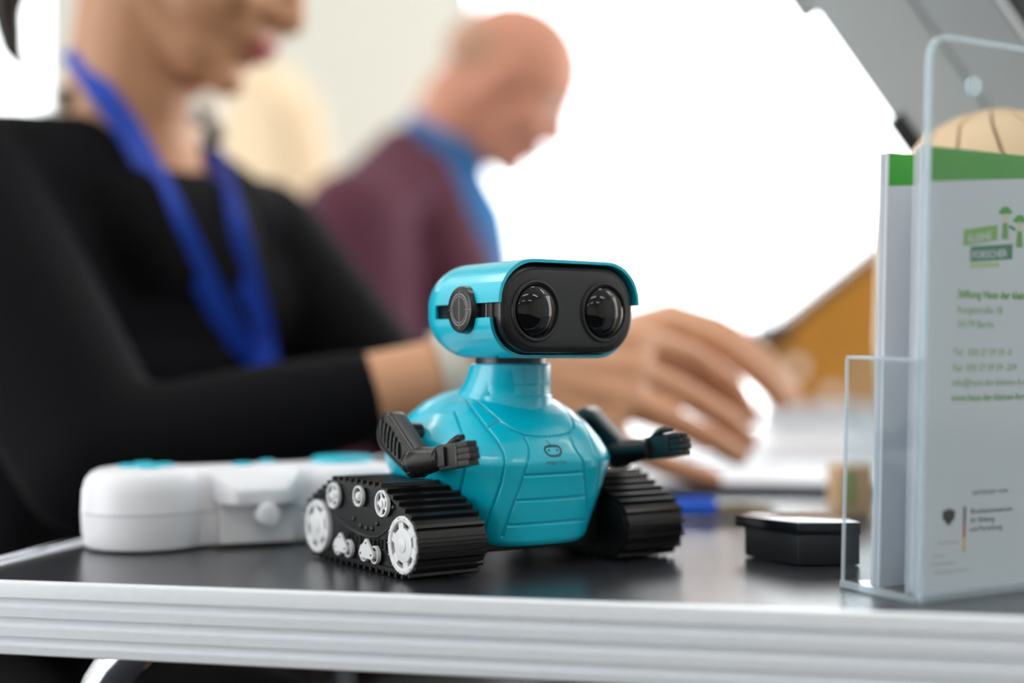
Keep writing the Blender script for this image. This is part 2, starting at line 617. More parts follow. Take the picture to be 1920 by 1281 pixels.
def build_track(s):
    """s = -1: the robot's right track, +1: its left"""
    def T(v, z, q):
        return Vector((s * q, -v, z))
    belt = MB()
    belt.loft([[T(v, z, QI) for v, z in OUT], [T(v, z, QO) for v, z in OUT], [T(v, z, QO) for v, z in INN], [T(v, z, QI) for v, z in INN], [T(v, z, QI) for v, z in OUT]], False, False)
    tr = belt.build('track', M_rubber, robot, smooth=30)
    # treads
    global tread_me
    if tread_me is None:
        t = MB()
        hw = (QO - QI) / 2 + .0009
        sec = [(-.0013, -.0002), (.0013, -.0002), (.0009, .0021), (-.0009, .0021)]
        t.loft([[(-hw, a, h) for a, h in sec], [(hw, a, h) for a, h in sec]])
        # raised plate between two cleats, slightly tilted
        sec2 = [(.0013, -.0002), (.0040, -.0002), (.0040, .0003), (.0013, .0007)]
        t.loft([[(-hw * .97, a, h) for a, h in sec2], [(hw * .97, a, h) for a, h in sec2]])
        tread_me = t.mesh('tread')
        bm = bmesh.new()
        bm.from_mesh(tread_me)
        bmesh.ops.recalc_face_normals(bm, faces=bm.faces)
        bm.to_mesh(tread_me)
        bm.free()
        tread_me.materials.append(M_rubber)
    NT = 44
    pts = resample(track_outline(0), NT * 4)
    for k in range(NT):
        v, z = pts[k * 4]
        a, c = pts[k * 4 - 1], pts[(k * 4 + 1) % len(pts)]
        tv, tz = c[0] - a[0], c[1] - a[1]
        l = math.hypot(tv, tz)
        tv, tz = tv / l, tz / l
        # outline is ccw in (v, z): outward normal = (tz, -tv)
        ey = Vector((0, -tv, tz))
        ez = Vector((0, -tz, -tv))
        ex = ey.cross(ez)
        o = bpy.data.objects.new('tread', tread_me)
        M = Matrix((ex, ey, ez)).transposed().to_4x4()
        M.translation = T(v, z, (QI + QO) / 2)
        o.matrix_local = M
        o.parent = tr
        COL.objects.link(o)
    # side plates, inset from the belt
    for q0, q1 in ((QO - .004, QO - .0016), (QI + .0016, QI + .004)):
        MB().loft([[T(v, z, q0) for v, z in INN], [T(v, z, q1) for v, z in INN]]).build('side_plate', M_black, tr)
    q = QO - .0016
    face = Matrix(((0, 0, s, 0), (-1 * s, 0, 0, 0), (0, 1, 0, 0), (0, 0, 0, 1)))
    def at(v, z, qq):
        M = face.copy()
        M.translation = T(v, z, qq)
        return M
    def put(name, mb, m, v, z, qq=q, sm=35):
        o = mb.build(name, m, tr, smooth=sm)
        o.matrix_local = at(v, z, qq)
        return o
    for v in (.049, -.049):
        put('drive_wheel', wheel_mb(.0147, 'big'), M_silver, v, TR_Z - .0006, q + .0019)
        put('inner_wheel', wheel_mb(.0147, 'big'), M_black, v, TR_Z - .0006, QI + .0015).scale = (1, 1, -1)
    for v, z, r, kd in ((.0277, .0365, .0070, 'spoke'), (.0015, .0382, .0056, 'hub'), (-.0282, .0362, .0072, 'spoke')):
        put('roller_wheel', wheel_mb(r, kd), M_silver, v, z, q + .0022)
        put('roller_wheel_backing', MB().lathe([(r * 1.02, -.002), (r * 1.02, .0012), (r * .98, .0014), (0, .0014)], 28), M_black, v, z, q)
    for v in (.0140, -.0160):
        for dv in (-.0058, .0058):
            put('bogie_wheel', wheel_mb(.0047, 'hub'), M_silver, v + dv, .0092, q + .0022)
            put('bogie_wheel_backing', MB().lathe([(.0052, -.002), (.0052, .0012), (0, .0013)], 24), M_black, v + dv, .0092, q)
        pl = hull2(circ(-.0052, 0, .0022, 20) + circ(.0052, 0, .0022, 20)) 
        tri = hull2(circ(-.0058, -.0006, .0022, 20) + circ(.0058, -.0006, .0022, 20) + circ(0, .0062, .0012, 16))
        g = MB().loft([[(x, y, .0012) for x, y in tri], [(x, y, .0024) for x, y in tri]])
        pb = put('bogie_plate', g, M_silver, v, .0098, q + .0022)
        for x, y in ((-.0058, -.0006), (.0058, -.0006), (0, .0052)):
            rv = MB().lathe([(.00055, .0024), (.00055, .0028), (0, .003)], 8, Matrix.Translation((x, y, 0)))
            pb.data.materials.append(M_black)
            me2 = rv.mesh('r')
            bm = bmesh.new()
            bm.from_mesh(pb.data)
            n0 = len(bm.faces)
            bm.from_mesh(me2)
            bm.faces.ensure_lookup_table()
            for f in bm.faces[n0:]:
                f.material_index = 1
            bm.to_mesh(pb.data)
            bm.free()
    for v, z in RIVETS:
        put('rivet', MB().ball((0, 0, 0), (.0016, .0016, .0014), None, 12, 8), M_black, v, z, q, 180)
    # curved armour rib and square cells
    rib = [(-.034, .0262), (-.024, .0228), (-.012, .0192), (0, .0176), (.010, .0172), (.020, .0186), (.030, .0232), (.040, .0288)]
    MB().tube([T(v, z, q) for v, z in rib], .0008, 8).build('armour_rib', M_black, tr, smooth=60)
    MB().tube([T(v, z, q) for v, z in ((-.022, .0425), (-.006, .0320))], .0006, 8).build('strut_rib', M_black, tr, smooth=60)
    for v in (-.011, -.002, .009, .018, .026):
        zc = .0130 + .00035 * abs(v - .006) * 300
        fr = MB()
        for lo, hi in (((-.0026, -.0030), (.0026, -.0024)), ((-.0026, .0024), (.0026, .0030)), ((-.0026, -.0024), (-.0020, .0024)), ((.0020, -.0024), (.0026, .0024))):
            fr.box((lo[0], lo[1], 0), (hi[0], hi[1], .0007))
        put('cell_rib', fr, M_black, v, zc, q, None)
    # small caster under the front of the track
    cs = MB().lathe([(.0036, -.003), (.0040, -.0022), (.0040, .0022), (.0036, .003)], 20)
    o = cs.build('caster_wheel', M_black, tr, smooth=40)
    o.matrix_local = at(.048, .0040, QI + .011)
    o2 = cs.build('caster_wheel', M_black, tr, smooth=40)
    o2.matrix_local = at(-.048, .0040, QI + .011)
    return tr
for s in (-1, 1):
    build_track(s)
ch = MB()
ch.loft([[L(x, y, z) for x, y in rrect(.094, .088, .012)] for z in (.009, .032)])
bevel(ch.build('chassis', M_black, robot, smooth=40), .002)
for v in (.036, -.049):
    MB().tube([L(-.05, v, TR_Z), L(.05, v, TR_Z)], .003, 14).build('axle', M_black, robot, smooth=60)

# --- torso: stacked rounded sections (z, centre v, half width, half depth, exponent)
SEC = [(.0118, .006, .0300, .0450, 3.2), (.0124, .006, .0338, .0490, 3.3), (.0150, .006, .0360, .0508, 3.4), (.030, .005, .0430, .0536, 3.4),
       (.045, .004, .0505, .0562, 3.3), (.0530, .004, .0545, .0576, 3.2), (.0565, .004, .0556, .0580, 3.1), (.0605, .003, .0550, .0574, 3.0),
       (.067, .002, .0522, .0546, 2.9), (.0745, .001, .0472, .0500, 2.8), (.081, .000, .0415, .0445, 2.6), (.087, -.001, .0345, .0375, 2.4),
       (.0915, -.001, .0265, .0290, 2.2), (.0945, -.001, .0160, .0180, 2.1), (.0955, -.001, .0060, .0080, 2.0)]
def torso_grid(nt, nz):
    zs = np.array([s[0] for s in SEC])
    arc = [0]
    for a, c in zip(SEC[:-1], SEC[1:]):
        arc.append(arc[-1] + math.hypot(c[0] - a[0], c[2] - a[2]))
    arc = np.array(arc)
    # smooth monotone-ish interpolation along the section list
    u = np.linspace(0, arc[-1], nz)
    cols = []
    for k in range(5):
        y = np.array([s[k] for s in SEC])
        yy = np.interp(u, arc, y)
        ker = np.ones(9) / 9
        w = max(3, nz // 60) | 1
        pad = np.concatenate([2 * yy[0] - yy[w:0:-1], yy, 2 * yy[-1] - yy[-2:-w - 2:-1]])
        kk = np.hanning(2 * w + 1)
        kk /= kk.sum()
        yy = np.convolve(pad, kk, 'valid')
        cols.append(yy)
    Z, VC, A, B, N = [c[:, None] for c in cols]
    th = np.linspace(0, 2 * PI, nt, endpoint=False)[None, :]
    c, s = np.cos(th), np.sin(th)
    # even spacing along the rounded section
    rr = (np.abs(c) ** N + np.abs(s) ** N) ** (-1 / N)
    Q = A * rr * c
    V = VC + B * rr * s
    return np.stack([Q, -V, np.broadcast_to(Z, Q.shape)], -1)
SEAMS = []      # polylines in robot space: panel seams of the torso
def robot_ray(px, py):
    d = R_i.to_3x3() @ (P(px, py, 1.0) - cam.location)
    return R_i @ cam.location, d.normalized()
def make_seams():
    g = torso_grid(200, 120)
    nz, nt = g.shape[:2]
    bv = BVHTree.FromPolygons([Vector(p) for p in g.reshape(-1, 3)], [(i * nt + j, i * nt + (j + 1) % nt, (i + 1) * nt + (j + 1) % nt, (i + 1) * nt + j) for i in range(nz - 1) for j in range(nt)])
    lines = [  # measured on the photograph, laid onto the torso surface, then mirrored to the other half
        [(868, 743), (888, 771), (912, 802), (932, 827), (944, 850), (946, 872), (939, 909), (926, 945), (911, 982), (903, 1004)],
        [(912, 802), (937, 789)],
        [(888, 746), (911, 767), (937, 789), (961, 807), (984, 816), (1005, 819), (1025, 819)],
        [(982, 816), (991, 838), (992, 852), (986, 880), (972, 923), (956, 965), (942, 1006)],
        [(986, 892), (1040, 889)], [(970, 939), (1030, 936)], [(950, 986), (1010, 982)],
        [(852, 772), (868, 815), (876, 850), (872, 880), (862, 920), (850, 960)]]
    for ln in lines:
        pl = []
        for a, c in zip(ln[:-1], ln[1:]):
            for k in range(6):
                t = k / 6
                pl.append((a[0] + (c[0] - a[0]) * t, a[1] + (c[1] - a[1]) * t))
        pl.append(ln[-1])
        out = []
        for p in pl:
            h = bv.ray_cast(*robot_ray(*p))
            if h[0] is not None:
                out.append(tuple(h[0]))
        # seams that cross the middle meet their mirror image there
        if len(out) > 1:
            SEAMS.append(out)
    for k in (4, 5, 6):
        a = SEAMS[k]
        if a[-1][0] < 0:
            SEAMS[k] = a + [(0.0, a[-1][1] - .0003, a[-1][2])]
make_seams()
def make_torso():
    nt, nz = 1100, 420
    G = torso_grid(nt, nz)
    flat = G.reshape(-1, 3)
    du = np.roll(G, -1, 1) - np.roll(G, 1, 1)
    dv = np.gradient(G, axis=0)
    N = np.cross(du, dv)
    N /= np.maximum(np.linalg.norm(N, axis=-1, keepdims=True), 1e-12)
    N = N.reshape(-1, 3)
    depth = np.zeros(len(flat))
    for line in SEAMS:
        for mir in (1, -1):
            pl = np.array(line) * np.array([mir, 1, 1])
            for a, c in zip(pl[:-1], pl[1:]):
                lo, hi = np.minimum(a, c) - .002, np.maximum(a, c) + .002
                idx = np.where(np.all((flat > lo) & (flat < hi), axis=1))[0]
                if not len(idx):
                    continue
                ab = c - a
                t = np.clip(((flat[idx] - a) @ ab) / (ab @ ab + 1e-12), 0, 1)
                d = np.linalg.norm(flat[idx] - a - t[:, None] * ab, axis=1)
                depth[idx] = np.maximum(depth[idx], np.clip(1 - d / .00085, 0, 1) ** .6 * .0015)
    flat = flat + N * depth[:, None]
    I = np.arange(nt * nz).reshape(nz, nt)
    A = I[:-1]
    Bq = np.roll(A, -1, 1)
    D = I[1:]
    Cq = np.roll(D, -1, 1)
    F = np.stack([A, Bq, Cq, D], -1).reshape(-1, 4)
    me = bpy.data.meshes.new('torso')
    top = flat[I[-1]].mean(0)
    bot = flat[I[0]].mean(0)
    vv = np.vstack([flat, top, bot])
    faces = F.tolist()
    nV = len(flat)
    faces += [(int(I[-1][j]), int(I[-1][(j + 1) % nt]), nV) for j in range(nt)]
    faces += [(int(I[0][(j + 1) % nt]), int(I[0][j]), nV + 1) for j in range(nt)]
    me.from_pydata(vv.tolist(), [], faces)
    bm = bmesh.new()
    bm.from_mesh(me)
    bmesh.ops.recalc_face_normals(bm, faces=bm.faces)
    bm.to_mesh(me)
    bm.free()
    return link('torso', me, M_teal, robot, 180)
torso = make_torso()
def coarse_torso():
    g = torso_grid(240, 140)
    nz, nt = g.shape[:2]
    return BVHTree.FromPolygons([Vector(p) for p in g.reshape(-1, 3)], [(i * nt + j, i * nt + (j + 1) % nt, (i + 1) * nt + (j + 1) % nt, (i + 1) * nt + j) for i in range(nz - 1) for j in range(nt)])
torso_bvh = coarse_torso()

# --- neck: stepped rings, flaring into the back of the torso
def neck_ring(z, rx, ry, vc, n=56):
    return [L(rx * math.cos(2 * PI * i / n), vc + ry * math.sin(2 * PI * i / n), z) for i in range(n)]
NV = .0185
nk = MB()
nk.loft([neck_ring(*a) for a in ((.074, .0262, .0265, NV - .004), (.0815, .0262, .0262, NV - .003), (.0835, .0252, .0254, NV - .003), (.0840, .0240, .0242, NV - .002),
                                 (.0900, .0240, .0242, NV - .002), (.0908, .0236, .0238, NV - .0015), (.0912, .0226, .0228, NV - .001), (.0968, .0226, .0228, NV - .001), (.0974, .0222, .0224, NV), (.1075, .0222, .0224, NV), (.1083, .0214, .0216, NV))])
neck = nk.build('neck', M_teal, robot, smooth=35)
fl = MB()   # sloping shoulder fairing behind the neck
fl.loft([neck_ring(z, rx, ry, vc) for z, rx, ry, vc in ((.080, .0335, .031, .005), (.088, .0285, .0275, .009), (.094, .0252, .0248, .0128), (.100, .0234, .0230, .0158), (.107, .0221, .0222, .0178))])
fl.build('neck_fairing', M_teal, neck, smooth=60)
MB().loft([neck_ring(z, .0195, .0195, NV) for z in (.1075, .1125)]).build('neck_joint', M_black, neck, smooth=40)

# --- head
HZ = .1367
HW, HH = .0900, .0508          # shell outside width and height
VB, VSLOT, VLO, VUP = -.0075, .0130, .0668, .0756
SLOT_Z, SLOT_H = .1358 - .1367, .0038
def head_outline(n_side=26):
    """(q, z) outline from the right-hand slot edge over the top round to the left, then underneath; slot rows are exact"""
    pts = rrect(HW, HH, .0215, 14)
    # subdivide flat sides, find slot crossing
    dense = resample(pts, 400)
    return dense
def shell(nv_back=14):
    dense = head_outline()
    # order by angle starting at the slot on +q side
    ang = lambda p: math.atan2(p[1], p[0]) % (2 * PI)
    dense = sorted(dense, key=ang)
    zlo, zhi = SLOT_Z - SLOT_H, SLOT_Z + SLOT_H
    up = [p for p in dense if p[1] > zhi + 1e-5]
    lo = [p for p in dense if p[1] < zlo - 1e-5]
    X = HW / 2
    up = [(X, zhi)] + up + [(-X, zhi)]
    lo = [(-X, zlo)] + lo + [(X, zlo)]
    loop = up + [(-X, SLOT_Z)] + lo + [(X, SLOT_Z)]
    nU, nL = len(up), len(lo)
    th = .0017
    def ring(v, shrink, kill):
        out = []
        for i, (q, z) in enumerate(loop):
            out.append((q, z))
        return out
    def scale_at(v):
        # rounded back
        r = .026
        if v >= VB + r:
            return 1.0
        t = (VB + r - v) / r
        return max(0.02, (1 - min(1, t) ** 2.4) ** (1 / 2.4))
    def pos(p, v, ins):
        k = scale_at(v)
        q, z = p
        # shrink like an offset so that the back is a rounded pillow
        kk = 1 - (1 - k) * .62 if k > .02 else .3
        hx = (HW / 2 - ins) / (HW / 2)
        hz = (HH / 2 - ins) / (HH / 2)
        return L(q * hx * (1 - (1 - k) * .36), v + (0 if v > VB + .001 else ins), HZ + z * hz * k)
    backs = [VB + .026 * (1 - math.cos(PI / 2 * i / 16)) ** 1.0 for i in range(17)]
    backs = [v for v in backs if v < VSLOT - .0005] + [VSLOT]
    n = len(loop)
    m = MB()
    def vfront(i):
        if i < nU:
            # dip slightly at the sides, longest on top
            return VUP + .0006 * max(0, up[i][1]) / (HH / 2)
        if i == nU or i == n - 1:
            return None
        z = lo[i - nU - 1][1]
        return VLO + .0008 * (1 - abs(z) / (HH / 2))
    def grid(ins):
        rows = []
        for v in backs:
            rows.append([pos(p, v, ins) for p in loop])
        fr = []
        for t in range(1, 21):
            row = []
            for i, p in enumerate(loop):
                vf = vfront(i)
                row.append(pos(p, VSLOT + ((vf if vf else VUP) - VSLOT) * t / 20, ins))
            fr.append(row)
        return rows + fr
    go, gi = grid(0), grid(th)
    nb = len(backs)
    nr = len(go)
    verts = [p for r in go for p in r] + [p for r in gi for p in r]
    off = nr * n
    F = []
    slot = {nU - 1, nU, n - 2, n - 1}     # quads bordering the slot rows
    def keep(i, j):
        return i < nb - 1 or j not in slot
    for i in range(nr - 1):
        for j in range(n):
            if keep(i, j):
                k = (j + 1) % n
                F.append((i * n + j, i * n + k, (i + 1) * n + k, (i + 1) * n + j))
                F.append((off + i * n + j, off + (i + 1) * n + j, off + (i + 1) * n + k, off + i * n + k))
    # front edge
    for j in range(n):
        if j not in slot:
            k = (j + 1) % n
            i = nr - 1
            F.append((i * n + j, i * n + k, off + i * n + k, off + i * n + j))
    # slot edges
    for i in range(nb - 1, nr - 1):
        for j in (nU - 1, nU + 1, n - 2, 0):
            F.append((i * n + j, (i + 1) * n + j, off + (i + 1) * n + j, off + i * n + j))
    for j in slot:
        k = (j + 1) % n
        i = nb - 1
        F.append((i * n + j, i * n + k, off + i * n + k, off + i * n + j))
    F.append(tuple(range(n)))
    m.add(verts, F)
    return m
head = shell().build('head_shell', M_teal, robot, smooth=38)
# screw hole on the shell's underside
MB().lathe([(.0016, 0), (.0016, .0006), (0, .0006)], 12, Matrix.Translation(L(-.030, .050, HZ - HH / 2 + .0016 )) @ Matrix.Rotation(PI + .5, 4, 'Y')).build('screw_recess', M_black, head)

def loft_v(outl, stations, name, m, parent, sm=40):
    """outline (q, z) lofted along v; stations = (v, inset)"""
    mb = MB()
    w0, h0 = outl
    rings = []
    for v, ins in stations:
        r = max(.004, .0195 - ins * .7)
        rings.append([L(q, v, HZ + z) for q, z in rrect(w0 - 2 * ins, h0 - 2 * ins, min(r, (h0 - 2 * ins) / 2 - .0005), 12)])
    mb.loft(rings)
    return mb.build(name, m, parent, smooth=sm)
inner = loft_v((HW - .0046, HH - .0046), [(.006, .006), (.010, .001), (.012, 0), (.066, 0), (.0664, .0009), (.0684, .0009), (.0688, 0.0004), (.0718, 0.0004), (.0730, .0008), (.0737, .0018), (.0741, .0034)], 'head_core', M_black, robot)
# face plate front, slightly bulged
fp = loft_v((HW - .0090, HH - .0090), [(.0732, 0), (.0742, .0004), (.0746, .0020), (.0748, .006), (.0749, .012)], 'face_plate', M_face, robot, 60)
# seam of the two halves of the core on both sides
for s in (-1, 1):
    MB().box((s * (HW / 2 - .0026) - .0004, -.0608, HZ - .0046), (s * (HW / 2 - .0026) + .0004, -.0602, HZ + .0030)).build('core_seam', M_dialprint, inner)
# eyes
for e in (-.0217, .0217):
    Me = Matrix.Translation(L(e, .0745, HZ - .0012)) @ Matrix.Rotation(PI / 2, 4, 'X') @ Matrix.Diagonal((.93, 1, 1, 1))
    ring = MB().lathe([(.0163, -.001), (.0161, .0007), (.0157, .0013), (.0150, .0016), (.0143, .0013), (.0138, .0005), (.0136, -.002)], 48, Me).build('eye_ring', M_face, fp, smooth=50)
    pr = [(.0137 * math.cos(PI / 2 * i / 14), -.0006 + .0062 * math.sin(PI / 2 * i / 14)) for i in range(15)]
    MB().lathe(pr, 48, Me).build('lens', M_lens, fp, smooth=80)
    MB().lathe([(.0070, -.0012), (.0070, .0006), (.0045, .0006), (.0045, -.0012)], 32, Me).build('inner_iris', M_black, fp, smooth=40)
# dials on the head sides
for s in (-1, 1):
    Md = Matrix.Translation(L(s * (HW / 2 - .0022), .0425, HZ - .0002)) @ Matrix.Rotation(s * PI / 2, 4, 'Y')
    d = MB().lathe([(.0126, 0), (.0122, .0042), (.0117, .0049), (.0112, .0051), (0, .0051)], 48, Md).build('side_dial', M_black, robot, smooth=40)
    pr = MB()
    for r0, r1, gaps in ((.0080, .0085, 4), (.0067, .0070, 2)):
        for k in range(4):
            a0, a1 = k * PI / 2 + .10, (k + 1) * PI / 2 - .10
            pr.lathe([(r0, .00512), (r0, .0052), (r1, .0052), (r1, .00512)], 12, Md, a0, a1)
    for k in range(4):
        pr.box((.0058 if k % 2 else .0002, -.00016, .00512), (.0100, .00016, .0052), Md @ Matrix.Rotation(k * PI / 2, 4, 'Z'))
    pr.build('target_marking', M_dialprint, d)

# --- arms
def build_arm(s):
    q = .0650
    sh, el = Vector((s * .0655, -.004, .0715)), Vector((s * .0668, -.0310, .0572))
    # upper arm: flattened oval slab with ribs
    ax = (el - sh).normalized()
    sd = Vector((s, 0, 0))
    up = ax.cross(sd).normalized()
    M = Matrix((ax, up, sd)).transposed().to_4x4()
    M.translation = sh
    Ln = (el - sh).length
    out = hull2(circ(0.000, 0, .0112, 40) + circ(Ln, -.0005, .0084, 40))
    if True:
        rings = []
        for k, hgt in ((.0016, -.0056), (0, -.0042), (0, .0030), (.0012, .0046), (.0026, .0050)):
            rings.append([M @ Vector((x, y, hgt)) for x, y in inset(resample(out, 80), k)])
        arm = MB().loft(rings).build('arm', M_black, robot, smooth=40)
        for i in range(6):
            x = -.0045 + i * .0046
            hl = .0056 - abs(i - 2) * .0006
            a = M @ Vector((x - .0022, -hl, .0052))
            c = M @ Vector((x + .0022, hl, .0052))
            MB().tube([a, (a + c) / 2 + sd * .0004, c], .0011, 8).build('grip_rib', M_black, arm, smooth=60)
        rim = inset(resample(out, 60), .0024)
        MB().tube([M @ Vector((x, y, .005)) for x, y in rim + rim[:1]], .0007, 8).build('arm_rim', M_black, arm, smooth=60)
    MB().tube([sh - sd * .002, Vector((s * .050, sh.y, sh.z - .001))], .0062, 18).build('shoulder_pin', M_black, arm, smooth=50)
    # forearm
    wr = Vector((s * .0668, -.0575, .0612))
    MB().ball(el, (.0078, .0085, .0078)).build('elbow', M_black, arm, smooth=180)
    MB().tube([el, el.lerp(wr, .12), el.lerp(wr, .5), el.lerp(wr, .85), wr], [.0070, .0077, .0070, .0058, .0056], 24).build('forearm', M_black, arm, smooth=60)
    fd = (wr - el).normalized()
    MB().tube([wr - fd * .001, wr, wr + fd * .003, wr + fd * .0035], [.0058, .0066, .0066, .0056], 24).build('cuff', M_black, arm, smooth=40)
    # hand: palm block, back plate, fingers, thumb
    hup = Vector((0, 0, 1)) - fd * fd.z
    hup.normalize()
    hs = fd.cross(hup)
    if hs.x * s < 0:
        hs = -hs
    H = Matrix((fd, hs, hup)).transposed().to_4x4()
    H = H @ Matrix.Scale(1.14, 4)
    H.translation = wr + fd * .0035
    palm = MB().box((-.001, -.0030, -.0058), (.0145, .0036, .0052), H).build('palm', M_black, arm)
    bevel(palm, .0008)
    bevel(MB().box((.0004, .0034, -.0044), (.0060, .0050, .0042), H).build('back_plate', M_black, palm), .0004)
    for i in range(4):
        z0 = -.0056 + i * .0027
        ln = (.0232, .0244, .0240, .0226)[i]
        bevel(MB().box((.012, -.0024, z0), (ln, .0032, z0 + .00262), H).build('finger', M_black, palm), .0005)
    th = MB().tube([H @ Vector(p) for p in ((.001, -.001, .0045), (.006, -.0015, .0064), (.0105, -.001, .0074), (.0150, 0, .0072))], [.0020, .0021, .0019, .0015], 12)
    th.build('thumb', M_black, palm, smooth=60)
for s in (-1, 1):
    build_arm(s)

# --- printed emblem on the chest
def on_chest(q, z, off=.00012):
    hit = torso_bvh.ray_cast(Vector((q, -.2, z)), Vector((0, 1, 0)))
    return hit[0] + hit[1] * (off if hit[1].y < 0 else -off)
EQ, EZ = 0.0, .0622
#EMBLEM_HERE
def flat_to_chest(verts, cx, cz, ox=0.0, oz=0.0):
    return [on_chest(cx + x + ox, cz + y + oz) for x, y in verts]
em = MB()
def stroke(mb, pts, w):
    pts = [Vector((p[0], p[1])) for p in pts]
    rings = []
    for i, p in enumerate(pts):
        t = (pts[min(i + 1, len(pts) - 1)] - pts[max(i - 1, 0)]).normalized()
        nrm = Vector((-t.y, t.x))
        rings.append([p + nrm * w / 2, p - nrm * w / 2])
    vv, ff = [], []
    for r in rings:
        vv += [on_chest(EQ + x, EZ + y) for x, y in r]
    for i in range(len(rings) - 1):
        ff.append((2 * i, 2 * i + 1, 2 * i + 3, 2 * i + 2))
    mb.add(vv, ff)
fo = [(-.0052, .0006), (-.0046, .0018), (-.0034, .0024), (0, .0026), (.0034, .0024), (.0046, .0018), (.0052, .0006), (.0046, -.0010), (.0030, -.0024), (0, -.0026), (-.0030, -.0024), (-.0046, -.0010), (-.0052, .0006), (-.0046, .0018)]
stroke(em, fo, .0011)
stroke(em, [(-.0004, .0026), (-.0012, .0040), (-.0022, .0056)], .0005)
for ex in (-.0026, .0026):
    stroke(em, [(ex - .0005, .0004), (ex + .0005, .0004)], .0011)
emb = em.build('emblem', M_print, torso, fix=False)
tm = text_mesh('rodgro bot', .0030)
xs = [v.co.x for v in tm.vertices]
mid = (min(xs) + max(xs)) / 2
for v in tm.vertices:
    v.co = on_chest(EQ + v.co.x - mid + .0004, EZ + v.co.y - .0066)
link('emblem_lettering', tm, M_print, emb)

# ------------------------------------------------------------------ white game controller behind the robot
CL, CR = Vector((-.2165, .8420, TABLE_Z)), Vector((-.1060, .8880, TABLE_Z))
ctrl = empty('remote_control', (CL + CR) / 2, math.atan2(CR.y - CL.y, CR.x - CL.x))
tag(ctrl, 'white two-lobed remote control with turquoise buttons lying behind the robot', 'remote control')
CS = (CR - CL).length / 2
CRAD = .0372
def ctrl_outline(r, waist):
    pts = []
    a0 = math.asin(min(.99, waist / r))
    n = 40
    for i in range(n + 1):
        a = -(PI - a0) + 2 * (PI - a0) * i / n
        pts.append((CS + r * math.cos(a), r * math.sin(a)))
    for i in range(n + 1):
        a = a0 + 2 * (PI - a0) * i / n
        pts.append((-CS + r * math.cos(a), r * math.sin(a)))
    return resample(pts, 200)
co = ctrl_outline(CRAD, .024)
def cl(levels):
    return [[(x, y, z) for x, y in inset(co, k)] for z, k in levels]
MB().loft(cl([(.0008, .0045), (.0022, .0022), (.010, .0006), (.0214, 0)])).build('lower_shell', M_white, ctrl, smooth=30)
ush = MB().loft(cl([(.0220, .0001), (.034, .0007), (.0405, .0024), (.0445, .0054), (.0464, .0092), (.0470, .0130)])).build('upper_shell', M_white, ctrl, smooth=50)
MB().loft(cl([(.0208, .0009), (.0226, .0009)])).build('seam_gasket', mat('grey_gasket', (150, 152, 158), .6), ctrl)
# sloping front plate with the round knob
fpv = MB()
a = [(-.028, -.030, .0405), (.028, -.030, .0405), (.020, -.0425, .030), (-.020, -.0425, .030)]
fpv.loft([[(-.027, -.018, .0462), (.027, -.018, .0462), (.027, -.018, .030), (-.027, -.018, .030)], [(-.0245, -.030, .0430), (.0245, -.030, .0430), (.0245, -.030, .026), (-.0245, -.030, .026)], [(-.014, -.0405, .0345), (.014, -.0405, .0345), (.014, -.0405, .026), (-.014, -.0405, .026)]])
bevel(fpv.build('front_plate', M_white, ctrl), .002)
MB().tube([(.004, -.030, .0205), (.004, -.0425, .0205), (.004, -.0450, .0205), (.004, -.0455, .0205)], [.0065, .0065, .006, .004], 24).build('front_knob', M_white, ctrl, smooth=50)
MB().box((-.022, -.0285, .0030), (.022, -.020, .0270)).build('battery_door', M_white, ctrl)
M_cyan = mat('turquoise_button', (30, 190, 214), .35)
def button(x, y, rx, ry, z=.0464, h=.0028):
    mb = MB()
    mb.loft([[(x + (rx - k) * math.cos(2 * PI * i / 28), y + (ry - k) * math.sin(2 * PI * i / 28), zz_) for i in range(28)] for zz_, k in ((z, 0), (z + h * .7, 0), (z + h, .0012))])
    return mb.build('button', M_cyan, ctrl, smooth=50)
for dx, dy in ((-.010, 0), (.010, 0), (0, .012), (0, -.012)):
    button(-CS + dx, dy, .0062, .0062)
button(CS, 0, .019, .017, h=.0040)
button(-.004, -.006, .006, .0045, .0460)
button(.014, .008, .005, .004, .0460)
MB().loft([[(-CS + (.0225 - k) * math.cos(2 * PI * i / 40), (.0225 - k) * math.sin(2 * PI * i / 40), zz_) for i in range(40)] for zz_, k in ((.0462, 0), (.0474, .0008))]).build('pad_ring', M_white, ctrl, smooth=40)

# ------------------------------------------------------------------ acrylic leaflet holder seen from behind, with leaflets
HB = math.radians(30)
HN = Vector((.185, .649, TABLE_Z))
TILT = Matrix.Rotation(math.radians(1.6), 4, 'X')
H_w = Matrix.Translation(HN) @ Matrix.Rotation(HB, 4, 'Z') @ TILT
holder = empty('leaflet_holder', HN)
holder.matrix_world = H_w
tag(holder, 'clear acrylic leaflet holder with a screw hole in its tall back panel', 'leaflet holder')
HWD, HDP, TH = .116, .049, .0022
def ring_panel(outl, y0, y1, m, name, parent, hole=None):
    if hole:
        # fan of quads between outline and the round hole
        cx, cz, r = hole
        n = len(outl)
        ph = []
        for x, z in outl:
            a = math.atan2(z - cz, x - cx)
            ph.append((cx + r * math.cos(a), cz + r * math.sin(a)))
        mb = MB()
        A = [[(x, y0, z) for x, z in outl], [(x, y0, z) for x, z in ph], [(x, y1, z) for x, z in ph], [(x, y1, z) for x, z in outl], [(x, y0, z) for x, z in outl]]
        mb.loft(A, False, False)
        return mb.build(name, m, parent)
    return MB().loft([[(x, y0, z) for x, z in outl], [(x, y1, z) for x, z in outl]]).build(name, m, parent)
